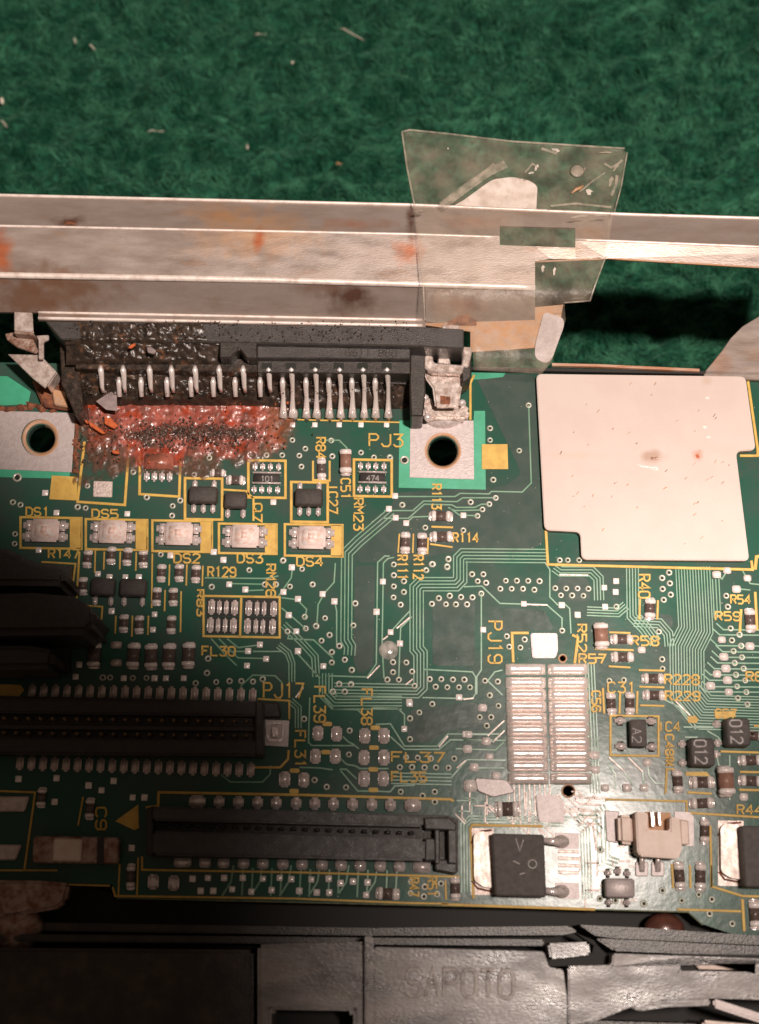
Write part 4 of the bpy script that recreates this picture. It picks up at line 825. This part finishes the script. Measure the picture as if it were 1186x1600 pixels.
# ---------------------------------------------------------- burnt red residue
def rmask(x, y):
    n_ = noise.noise(Vector((x*.035, y*.035, 2)))*16+noise.noise(Vector((x*.12, y*.12, 5)))*7
    top = y-604; bot = (742-.10*(x-140))-y if x < 300 else (728-.55*max(0, x-360))-y
    lf = x-128; rt = 462-x-(max(0, y-650)*.45)
    return max(0, min(1, (min(top, bot, lf, rt)+n_)/16))
def residue():
    m = bpy.data.materials.new('red_brown_film'); m.use_nodes = True; nt = m.node_tree; N = nt.nodes; L = nt.links
    p = N['Principled BSDF']; p.inputs['Roughness'].default_value = .38; p.inputs['Coat Weight'].default_value = .22; p.inputs['Coat Roughness'].default_value = .12
    at = N.new('ShaderNodeVertexColor'); at.layer_name = 'stain'; L.new(at.outputs[0], p.inputs['Base Color'])
    g = N.new('ShaderNodeNewGeometry'); n = N.new('ShaderNodeTexNoise'); n.inputs['Scale'].default_value = 5; n.inputs['Detail'].default_value = 5; L.new(g.outputs['Position'], n.inputs['Vector'])
    r = N.new('ShaderNodeMapRange'); r.inputs[1].default_value = .3; r.inputs[2].default_value = .7; r.inputs[3].default_value = .55; r.inputs[4].default_value = 1.35; L.new(n.outputs[0], r.inputs[0])
    mu = N.new('ShaderNodeMath'); mu.operation = 'MULTIPLY'; mu.use_clamp = True; L.new(at.outputs[1], mu.inputs[0]); L.new(r.outputs[0], mu.inputs[1]); L.new(mu.outputs[0], p.inputs['Alpha'])
    n2 = N.new('ShaderNodeTexNoise'); n2.inputs['Scale'].default_value = 16; n2.inputs['Detail'].default_value = 5; L.new(g.outputs['Position'], n2.inputs['Vector'])
    bu = N.new('ShaderNodeBump'); bu.inputs['Strength'].default_value = .2; bu.inputs['Distance'].default_value = .02; L.new(n2.outputs[0], bu.inputs['Height']); L.new(bu.outputs[0], p.inputs['Normal'])
    x0, x1, y0, y1, st = 100, 490, 588, 775, 1.5
    bm = bmesh.new(); cl = bm.verts.layers.float_color.new('stain'); rows = []
    def sm(t): t = max(0, min(1, t)); return t*t*(3-2*t)
    def nz(x, y, f, s_): return noise.fractal(Vector((x*f, y*f, s_)), 1, 2, 4)
    def mixc(a, c, t): return [a[i]*(1-t)+c[i]*t for i in range(3)]
    for j in range(int((y1-y0)/st)+1):
        row = []
        for i in range(int((x1-x0)/st)+1):
            x, y = x0+i*st, y0+j*st
            w1 = nz(x, y, .02, 1)*26+nz(x, y, .07, 2)*10
            bot = 745-(.22*max(0, x-300))-(.30*max(0, x-400))
            al = sm((min(y-602, bot-y, x-122, 462-x-.30*max(0, y-640))+w1+8)/22)
            col = mixc((.40, .105, .075), (.50, .155, .115), sm(.5+nz(x, y, .05, 3)))               # pinkish red
            col = mixc(col, (.52, .075, .025), sm(nz(x, y, .035, 4)*2.0-.2))                      # orange patches
            band = sm((16-abs(y-680-.02*(x-290))+nz(x, y, .05, 5)*16)/16)*sm((x-165)/40)*sm((430-x)/40)
            col = mixc(col, (.085, .055, .04), band*.85)
            low = sm((y-695+nz(x, y, .04, 6)*20)/25); col = mixc(col, (.17, .085, .05), low*.85); al *= 1-.42*low
            lf = sm((200-x+nz(x, y, .04, 7)*30)/50)*sm((y-640)/30); col = mixc(col, (.20, .07, .035), lf*.8)
            rt = sm((x-395+nz(x, y, .04, 8)*24)/40); al *= 1-.35*rt; col = mixc(col, (.42, .14, .05), rt*.6)
            if 212 < x < 288 and 700 < y < 730: col = mixc(col, (.50, .07, .03), .8*sm((min(x-212, 288-x, y-700, 730-y)+3)/6)); al = max(al, .8)
            if 335 < x < 432 and 614 < y < 634: col = mixc(col, (.72, .10, .03), .85*sm((min(x-335, 432-x, y-614, 634-y)+nz(x, y, .06, 9)*8)/7))
            k = .84+.32*sm(.5+nz(x, y, .16, 10)*1.2)
            h = .022+(nz(x, y, .05, 11)+.3)*.035+nz(x, y, .12, 12)*.008+band*(.02+nz(x, y, .2, 13)*.05)
            hi = 0 if y > 640 else (640-y)/38*.20
            v = bm.verts.new(U(x, y, 0)+Vector((0, 0, max(.010, h*al+.008)+hi*al))); v[cl] = (col[0]*k*.72, col[1]*k*.68, col[2]*k*.68, al*.93); row.append(v)
        rows.append(row)
    for a, b2 in zip(rows, rows[1:]):
        for i in range(len(a)-1):
            if max(q[cl][3] for q in (a[i], a[i+1], b2[i+1], b2[i])) > .01: bm.faces.new((b2[i], b2[i+1], a[i+1], a[i]))
    bmesh.ops.delete(bm, geom=[v for v in bm.verts if not v.link_faces], context='VERTS')
    bm_obj('residue', bm, m, board, True)
residue()
vs, fs = [], []
def grains(n, fx, fy, zz, smin, smax):
    out_v, out_f = [], []
    for k in range(n):
        x, y = fx(), fy(); c = U(x, y, zz(x, y)); s = random.uniform(smin, smax)/100
        b0 = len(out_v)
        for a in ((1, 0, 0), (-1, 0, 0), (0, 1, 0), (0, -1, 0), (0, 0, 1), (0, 0, -1)):
            out_v.append(c+Vector(a)*s*random.uniform(.5, 1.3)+Vector((random.uniform(-s, s), random.uniform(-s, s), 0))*.35)
        for f in ((0, 2, 4), (2, 1, 4), (1, 3, 4), (3, 0, 4), (2, 0, 5), (1, 2, 5), (3, 1, 5), (0, 3, 5)): out_f.append(tuple(b0+i for i in f))
    return out_v, out_f
def gobj(name, args, material):
    v, f = grains(*args); me = bpy.data.meshes.new(name); me.from_pydata(v, [], f); o = link(name, me, material, board); o['kind'] = 'stuff'; return o
gobj('burnt_grit', (900, lambda: random.gauss(290, 62), lambda: random.gauss(680, 13), lambda x, y: .05+random.random()*.05, .5, 2.6), M['grain'])
gobj('burnt_grit', (200, lambda: random.uniform(118, 190), lambda: random.uniform(630, 730), lambda x, y: .02+random.random()*.05, .8, 2.8), M['grain'])
gobj('burnt_grit', (700, lambda: random.uniform(105, 640), lambda: random.choice((random.uniform(500, 532), random.uniform(590, 615))), lambda x, y: (1.02 if y < 540 else .36)+random.random()*.06, .6, 1.9), M['grain'])
gobj('orange_crumbs', (60, lambda: random.uniform(125, 450), lambda: random.uniform(600, 725), lambda x, y: .09+random.random()*.05, .7, 2.6), M['orange'])
gobj('solder_specks', (120, lambda: random.uniform(120, 420), lambda: random.choice((random.gauss(676, 14), random.uniform(503, 600))), lambda x, y: (1.05-.012*(y-503) if y < 602 else .13), .3, 1.1), M['solder'])
for poly in ([(150, 627), (182, 606), (183, 642), (166, 640)],): slab('flake', poly, .30, .015, M['flake'], board)
for x, y, a, l, w in ((172, 660, -35, 26, 13), (180, 706, -12, 14, 6), (206, 540, 32, 14, 5), (150, 668, -35, 34, 7), (236, 547, -20, 16, 10), (133, 655, -60, 16, 5)):
    ca, sa = math.cos(R(-a)), math.sin(R(-a)); pl = [(x+ca*u*l/2-sa*v*w/2, y+sa*u*l/2+ca*v*w/2) for u, v in ((-1, -.4), (-.2, -1), (1, -.5), (.8, .7), (-.5, 1))]
    slab('flake', pl, 1.08 if y < 550 else .16, .05, M['flake'] if x in (236,) else M['orange'], board, bevel=.01)
# clear blister on the board
bm = bmesh.new(); bmesh.ops.create_uvsphere(bm, u_segments=24, v_segments=12, radius=.15, matrix=Matrix.Translation(U(607, 1016, -.01)) @ Matrix.Diagonal((1, 1, .4, 1))); bm_obj('varnish_drop', bm, M['varnish'], board, True)
gobj('dust_specks', (420, lambda: random.uniform(480, 1180), lambda: random.uniform(600, 1400), lambda x, y: .022, .25, .8), M['lint'])
for o_ in bpy.data.objects:
    if o_.parent == board: o_.location = o_.location+OFF

# ================================================================== WHITE PAD
wp = slab('insulating_pad', rounded([(838, 584), (1165, 588), (1181, 703), (1150, 705), (1171, 876), (909, 874), (907, 831), (851, 828)], 9, 5), .13, .10, M['pad'], None, bevel=.012, seg=2)
tag(wp, 'pale pinkish stepped pad stuck on the board right of the mounting hole', 'pad')

def scuff(pts, w, mm, nm='scuff'):
    bm = bmesh.new(); ribbon(bm, [U(x, y, .131) for x, y in pts], w/100, .003); bm_obj(nm, bm, mm, wp)
for k in range(46):
    x = random.uniform(860, 1150); y = random.uniform(600, 860)
    if y > 700 and x > 1140 or (y > 820 and x < 915): continue
    a = R(random.uniform(30, 60)); l = random.uniform(2, 7); scuff([(x, y), (x+l*math.cos(a), y-l*math.sin(a))], random.uniform(.7, 1.8), M['rustlight'] if k % 3 else M['clipr'])
for pts, w in (([(996, 726), (1004, 729), (1014, 730), (1026, 733)], 2.6), ([(1020, 731), (1028, 733)], 5), ([(1102, 621), (1108, 622)], 4), ([(1099, 668), (1104, 667)], 5), ([(1104, 683), (1110, 683)], 3)): scuff(pts, w, M['term'], 'pad_glint')  # white glints on the pad, painted as bright strips
scuff([(1017, 716), (1022, 717), (1028, 716)], 5, M['clipr']); scuff([(1088, 714), (1092, 712)], 6, M['orange'])
add_spots(M['pad'], [(1022, 714, .13, 24, 12, (.40, .25, .18), .8), (1090, 712, .13, 10, 10, (.5, .2, .1), .7), (905, 712, .13, 70, 7, (.60, .46, .38), .7), (1104, 596, .13, 10, 12, (.5, .36, .28), .6), (1140, 705, .13, 30, 14, (.6, .46, .39), .6)])

# ================================================================== METAL RAIL
rail = thing('metal_rail', 'long rusty tan sheet metal rail with bent ridges along the top of the board', 'rail', U(593, 400, .4))
def lerp(pts, x):
    for (xa, ya), (xb, yb) in zip(pts, pts[1:]):
        if x <= xb: return ya+(yb-ya)*(x-xa)/(xb-xa)
    return pts[-1][1]
E0 = [(-120, 303), (0, 305), (640, 320), (980, 335), (1320, 345)]
E1 = [(-120, 351), (0, 353), (400, 361), (640, 366), (940, 376), (1320, 391)]
E2 = [(-120, 427), (0, 430), (400, 437), (836, 449)]
E2b = [(836, 409), (950, 404), (1190, 418), (1320, 424)]
E3 = [(-120, 486), (60, 488), (665, 500)]
def band(name, top, bot, zt, zb, material, xs, holes=(), th=.05):
    poly = [(x, lerp(top, x)) for x in xs]+[(x, lerp(bot, x)) for x in reversed(xs)]
    def zf(x, y):
        a, c = lerp(top, x), lerp(bot, x); t = (y-a)/(c-a); return zt+(zb-zt)*t
    o = slab(name, poly, zf, th, material, rail, holes=holes)
    return o
xsL = [-120, 0, 150, 300, 450, 640, 781]
# upper facet, middle facet (slot cut out by splitting), lower wall
band('upper_flange', E0, E1, .78, .96, M['rail'], xsL); band('upper_flange', E0, E1, .78, .96, M['rail'], [899, 950, 1100, 1320])
band('upper_flange', E0, [(781, 353), (899, 356)], .78, .90, M['rail'], [781, 840, 899])
band('middle_flange', E1, E2, .96, .84, M['rail'], xsL)
band('middle_flange', [(781, 383), (836, 385)], E2, .94, .84, M['rail'], [781, 836])
band('middle_flange', [(836, 385), (899, 387)], [(836, 409), (860, 404), (899, 405)], .94, .90, M['rail'], [836, 860, 899])
band('middle_flange', E1, E2b, .96, .90, M['rail'], [899, 950, 1100, 1320])
band('lower_wall', E2, E3, .84, .36, M['rail'], [-120, 0, 200, 400, 665], th=.05)
band('lower_lip', E3, [(a, c+12) for a, c in E3], .36, .40, M['rail'], [60, 250, 450, 665], th=.06)
band('lower_wall', E2, [(665, 505), (836, 500)], .84, .36, M['rail'], [665, 720, 836])
def bead(pts, z, r, xs, mm=None):
    bm = bmesh.new(); tube(bm, [U(x, lerp(pts, x), z) for x in xs], [r]*len(xs), 10); bm_obj('folded_edge', bm, mm or M['edge'], rail, True)
bead(E0, .78, .026, [-120+20*i for i in range(73)]); bead(E1, .955, .022, [-120+20*i for i in range(46)]); bead(E1, .955, .022, [899+20*i for i in range(22)])
bead(E2, .83, .052, [-120+19.12*i for i in range(51)]); bead(E3, .36, .022, [60+15*i for i in range(41)]); bead([(a, c+9) for a, c in E3], .40, .026, [60+15*i for i in range(41)])
bead([(836, 387), (899, 388)], .93, .012, [836, 899]); bead(E2b, .89, .016, [836+20*i for i in range(25)], M['rustlight'])
# tab, strip, bracket
slab('rear_tab', rounded([(700, 326), (725, 312), (755, 290), (770, 280), (800, 276), (826, 281), (840, 290), (838, 330)], 6), .62, .04, M['edge'], rail, bevel=.01)
slab('front_tab', [(662, 500), (836, 480), (880, 476), (876, 500), (852, 542), (800, 546), (735, 550), (735, 518), (664, 508)], .36, .04, M['rustlight'], rail)
slab('glossy_tab', rounded([(850, 487), (880, 496), (882, 508), (862, 562), (852, 568), (836, 560), (836, 540)], 8), .40, .03, M['tinpad'], rail, bevel=.008)
def arcb(): return [(1100, 582), (1112, 568), (1128, 548), (1142, 528), (1160, 510), (1186, 494), (1300, 470), (1320, 600), (1100, 590)]
slab('curved_bracket', arcb(), .10, .08, M['rail'], rail, bevel=.01)
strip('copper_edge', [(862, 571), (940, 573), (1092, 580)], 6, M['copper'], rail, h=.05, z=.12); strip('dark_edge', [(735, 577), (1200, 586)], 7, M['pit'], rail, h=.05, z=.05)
# rust patches on the rail (raised crust)
for x0, x1, y0, y1, zz in ((90, 124, 342, 360, .935), (700, 745, 486, 506, .44)):
    cx, cy, rx, ry = (x0+x1)/2, (y0+y1)/2, (x1-x0)/2, (y1-y0)/2
    lumpy('rust_patch', x0, x1, y0, y1, lambda x, y, zz=zz: zz+.0, .012, M['rust'], rail, step=2, freq=12,
          mask=lambda x, y, cx=cx, cy=cy, rx=rx, ry=ry: max(0, min(1, 1.2-((x-cx)/rx)**2*1.3-((y-cy)/ry)**2*1.3+noise.noise(Vector((x*.11, y*.11, 3)))*1.0)), seed=x0)
for o_ in bpy.data.objects:
    if o_.parent == rail: o_.location = o_.location-rail.location

# ================================================================== TAPE
def tz(x, y):
    if y < 330: return 1.0-.12*(330-y)/120
    if y < 440: return 1.09
    t = min(1, (y-440)/130); return 1.09-.55*t*t*(3-2*t)
def tape():
    out_ = [(628, 208), (636, 202), (700, 208), (800, 220), (972, 231), (980, 240), (972, 290), (958, 336), (948, 400), (928, 445), (922, 470), (882, 473), (884, 500), (862, 566), (846, 584), (740, 578), (738, 520), (690, 506), (664, 502), (655, 400), (646, 322), (634, 260)]
    # cut into horizontal strips so that the film can bend
    bm = bmesh.new(); fill(bm, [U(x, y, 0)*1 for x, y in out_], [], .012)
    for f in list(bm.faces): pass
    bm.free()
    bm = bmesh.new()
    vv = [bm.verts.new((x/100, -y/100, 0)) for x, y in out_]; bm.faces.new(vv)
    for yy in [212+i*9 for i in range(42)]:
        bmesh.ops.bisect_plane(bm, geom=bm.verts[:]+bm.edges[:]+bm.faces[:], plane_co=(0, -yy/100, 0), plane_no=(0, 1, 0))
    for xx in [640+i*15 for i in range(23)]:
        bmesh.ops.bisect_plane(bm, geom=bm.verts[:]+bm.edges[:]+bm.faces[:], plane_co=(xx/100, 0, 0), plane_no=(1, 0, 0))
    for v in bm.verts:
        x, y = v.co.x*100, -v.co.y*100; w = noise.noise(Vector((x*.03, y*.03, 1)))*.03+noise.noise(Vector((x*.09, y*.09, 7)))*.012
        v.co = U(x, y, tz(x, y)+w)
    bmesh.ops.recalc_face_normals(bm, faces=bm.faces)
    t = thing('adhesive_tape', 'clear wrinkled piece of tape stuck over the rail above the mounting hole', 'tape', U(800, 400, 1.0))
    fl = bm_obj('tape_film', bm, M['tape'], t, True); md = fl.modifiers.new('thickness', 'SOLIDIFY'); md.thickness = .012
    def zstrip(pts, w):
        b3 = bmesh.new(); ribbon(b3, [U(x, y, tz(x, y)+.02) for x, y in pts], w/100, .008); bm_obj('tape_edge', b3, M['tapeedge'], t)
    zstrip([(628, 206), (640, 203), (700, 209), (800, 221), (976, 232)], 3.5); zstrip([(628, 206), (636, 262), (648, 322)], 3); zstrip([(980, 238), (971, 290), (960, 332)], 2.5)
    zstrip([(947, 400), (930, 445), (922, 470), (882, 473)], 2.5); zstrip([(655, 390), (661, 440), (664, 500)], 2)
    for pts, w in (([(690, 322), (730, 292), (762, 270), (790, 256)], 14), ([(700, 314), (740, 284), (772, 256)], 5), ([(846, 232), (858, 236), (870, 240)], 5), ([(945, 256), (955, 262), (966, 256), (972, 250)], 4), ([(955, 306), (962, 290), (964, 274)], 5), ([(820, 270), (832, 256), (840, 262)], 3), ([(905, 300), (925, 284), (945, 270)], 3), ([(860, 322), (900, 318), (955, 324)], 4)): zstrip(pts, w)
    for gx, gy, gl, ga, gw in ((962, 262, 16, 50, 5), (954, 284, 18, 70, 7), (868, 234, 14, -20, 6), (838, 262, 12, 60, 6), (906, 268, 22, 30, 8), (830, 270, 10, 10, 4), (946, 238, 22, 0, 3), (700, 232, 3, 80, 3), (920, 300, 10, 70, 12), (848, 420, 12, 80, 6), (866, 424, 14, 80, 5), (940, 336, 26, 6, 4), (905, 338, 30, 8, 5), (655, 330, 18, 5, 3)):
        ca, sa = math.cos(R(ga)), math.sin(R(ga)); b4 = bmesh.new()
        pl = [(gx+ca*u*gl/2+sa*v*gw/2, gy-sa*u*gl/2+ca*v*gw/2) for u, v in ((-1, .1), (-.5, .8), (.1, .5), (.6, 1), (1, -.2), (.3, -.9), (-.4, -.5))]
        fill(b4, [U(x, y, tz(x, y)+.022) for x, y in pl], [], .006); bmesh.ops.recalc_face_normals(b4, faces=b4.faces); bm_obj('glint_sliver', b4, M['tapeedge'] if gl > 15 else M['glint'], t)  # pale slivers stand in for highlights on the film
    bm = bmesh.new(); pts = [U(x, y, tz(x, y)+.03) for x, y in ((893, 302), (900, 296), (906, 294), (912, 290))]; tube(bm, pts, [.015, .03, .03, .012], 6); bm_obj('amber_crumb', bm, M['rustlight'], t, True)
    bm = bmesh.new(); bmesh.ops.create_cone(bm, cap_ends=True, segments=20, radius1=.12, radius2=.09, depth=.012, matrix=Matrix.Translation(U(902, 267, tz(902, 267)+.03))); bm_obj('air_bubble', bm, M['tapeedge'], t, True)
    for o_ in bpy.data.objects:
        if o_.parent == t: o_.location = o_.location-t.location
tape()

# ================================================================== BLACK CASE FRAME BELOW
case = thing('case_frame', 'worn dark plastic case frame with moulded letters below the lower board edge', 'case frame', U(593, 1520, 0))
def cs(name, poly, z1, th, mm, bev=.05, holes=()): return slab(name, poly, z1, th, mm, case, bevel=bev, seg=2, holes=holes)
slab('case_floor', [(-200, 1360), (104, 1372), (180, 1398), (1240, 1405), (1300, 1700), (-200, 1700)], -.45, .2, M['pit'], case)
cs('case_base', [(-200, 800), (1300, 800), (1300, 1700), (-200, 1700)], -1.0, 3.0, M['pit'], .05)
cs('inner_rib', [(-120, 1438), (580, 1450), (890, 1447), (903, 1456), (880, 1461), (580, 1462), (-120, 1452)], .10, .5, M['framed'], .02)
cs('inner_rib', [(-120, 1458), (580, 1466), (850, 1468), (850, 1478), (580, 1476), (-120, 1470)], .30, .6, M['framed'], .02)
cs('inner_rib', [(905, 1445), (1010, 1450), (1300, 1470), (1300, 1482), (960, 1466), (930, 1462)], .15, .5, M['framed'], .02)
cs('inner_rib', [(930, 1466), (1300, 1484), (1300, 1500), (960, 1486)], .35, .6, M['framed'], .03)
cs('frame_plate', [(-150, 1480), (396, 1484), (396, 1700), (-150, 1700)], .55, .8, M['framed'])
cs('frame_plate', [(402, 1476), (574, 1472), (574, 1680), (402, 1680)], .75, .9, M['frame'], holes=[[(424, 1578), (552, 1580), (552, 1640), (424, 1640)]])
cs('frame_post', [(570, 1462), (584, 1464), (584, 1680), (570, 1680)], .95, 1.1, M['frame'], .02)
mp_ = cs('frame_plate', rounded([(584, 1480), (850, 1487), (858, 1512), (880, 1515), (886, 1560), (886, 1680), (584, 1680)], 5), .92, 1.1, M['frame'])
cs('latch_bar', [(856, 1474), (920, 1472), (923, 1492), (860, 1499)], .62, .5, M['frame'], .03)
cs('dark_notch', [(856, 1496), (925, 1490), (930, 1470), (900, 1458), (955, 1496), (955, 1508), (858, 1510)], .40, .4, M['pit'], .01)
cs('frame_plate', [(888, 1510), (956, 1508), (958, 1490), (1300, 1502), (1300, 1566), (1115, 1560), (1040, 1562), (985, 1574), (935, 1594), (888, 1602)], .80, .3, M['frame'], holes=[[(1066, 1498), (1178, 1500), (1178, 1519), (1062, 1517)]])
cs('slot_contact', [(1088, 1501), (1172, 1503), (1174, 1516), (1090, 1514)], .72, .2, M['white'], .02); slab('slot_recess', [(1050, 1490), (1300, 1494), (1300, 1524), (1050, 1520)], .60, .05, M['pit'], case)
cs('edge_strip', [(1115, 1560), (1190, 1584), (1300, 1610), (1300, 1624), (1190, 1599), (1115, 1574)], .82, .25, M['tinpad'], .03)
cs('edge_strip', [(985, 1574), (1040, 1563), (1110, 1561), (1110, 1571), (1040, 1574), (1000, 1580)], .84, .2, M['frame'], .02)
cs('lower_plate', [(1098, 1594), (1186, 1602), (1300, 1612), (1300, 1700), (1098, 1700)], .50, .4, M['rail'], .04); cs('lower_plate', [(888, 1594), (1098, 1600), (1098, 1700), (888, 1700)], .25, .4, M['framed'], .04)
text('SAPOTO', 636, 1514, 802, 1556, w=6, material=M['embossed'], z=.915, h=.045, parent=case, name='moulded_lettering')
for o_ in bpy.data.objects:
    if o_.parent == case: o_.location = o_.location-case.location
# screw dome and the rusted bracket in the lower left
bm = bmesh.new(); bmesh.ops.create_uvsphere(bm, u_segments=32, v_segments=16, radius=.29, matrix=Matrix.Translation(U(1038, 1452, -.12)) @ Matrix.Diagonal((1, .8, .7, 1)))
tag(bm_obj('screw_head', bm, M['screw'], None, True), 'shiny brown domed screw head at the lower board edge', 'screw')
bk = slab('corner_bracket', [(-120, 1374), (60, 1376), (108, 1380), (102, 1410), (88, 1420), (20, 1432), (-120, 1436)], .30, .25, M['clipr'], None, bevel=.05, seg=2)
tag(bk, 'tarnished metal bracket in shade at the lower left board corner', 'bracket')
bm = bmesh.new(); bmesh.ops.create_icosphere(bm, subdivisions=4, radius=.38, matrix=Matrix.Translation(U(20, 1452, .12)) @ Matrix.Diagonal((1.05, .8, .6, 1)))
for v in bm.verts: v.co += v.normal*noise.noise(v.co*4)*.08
tag(bm_obj('rusty_stud', bm, M['clipr'], None, True), 'lumpy rusty stud in shade below the corner bracket', 'stud')
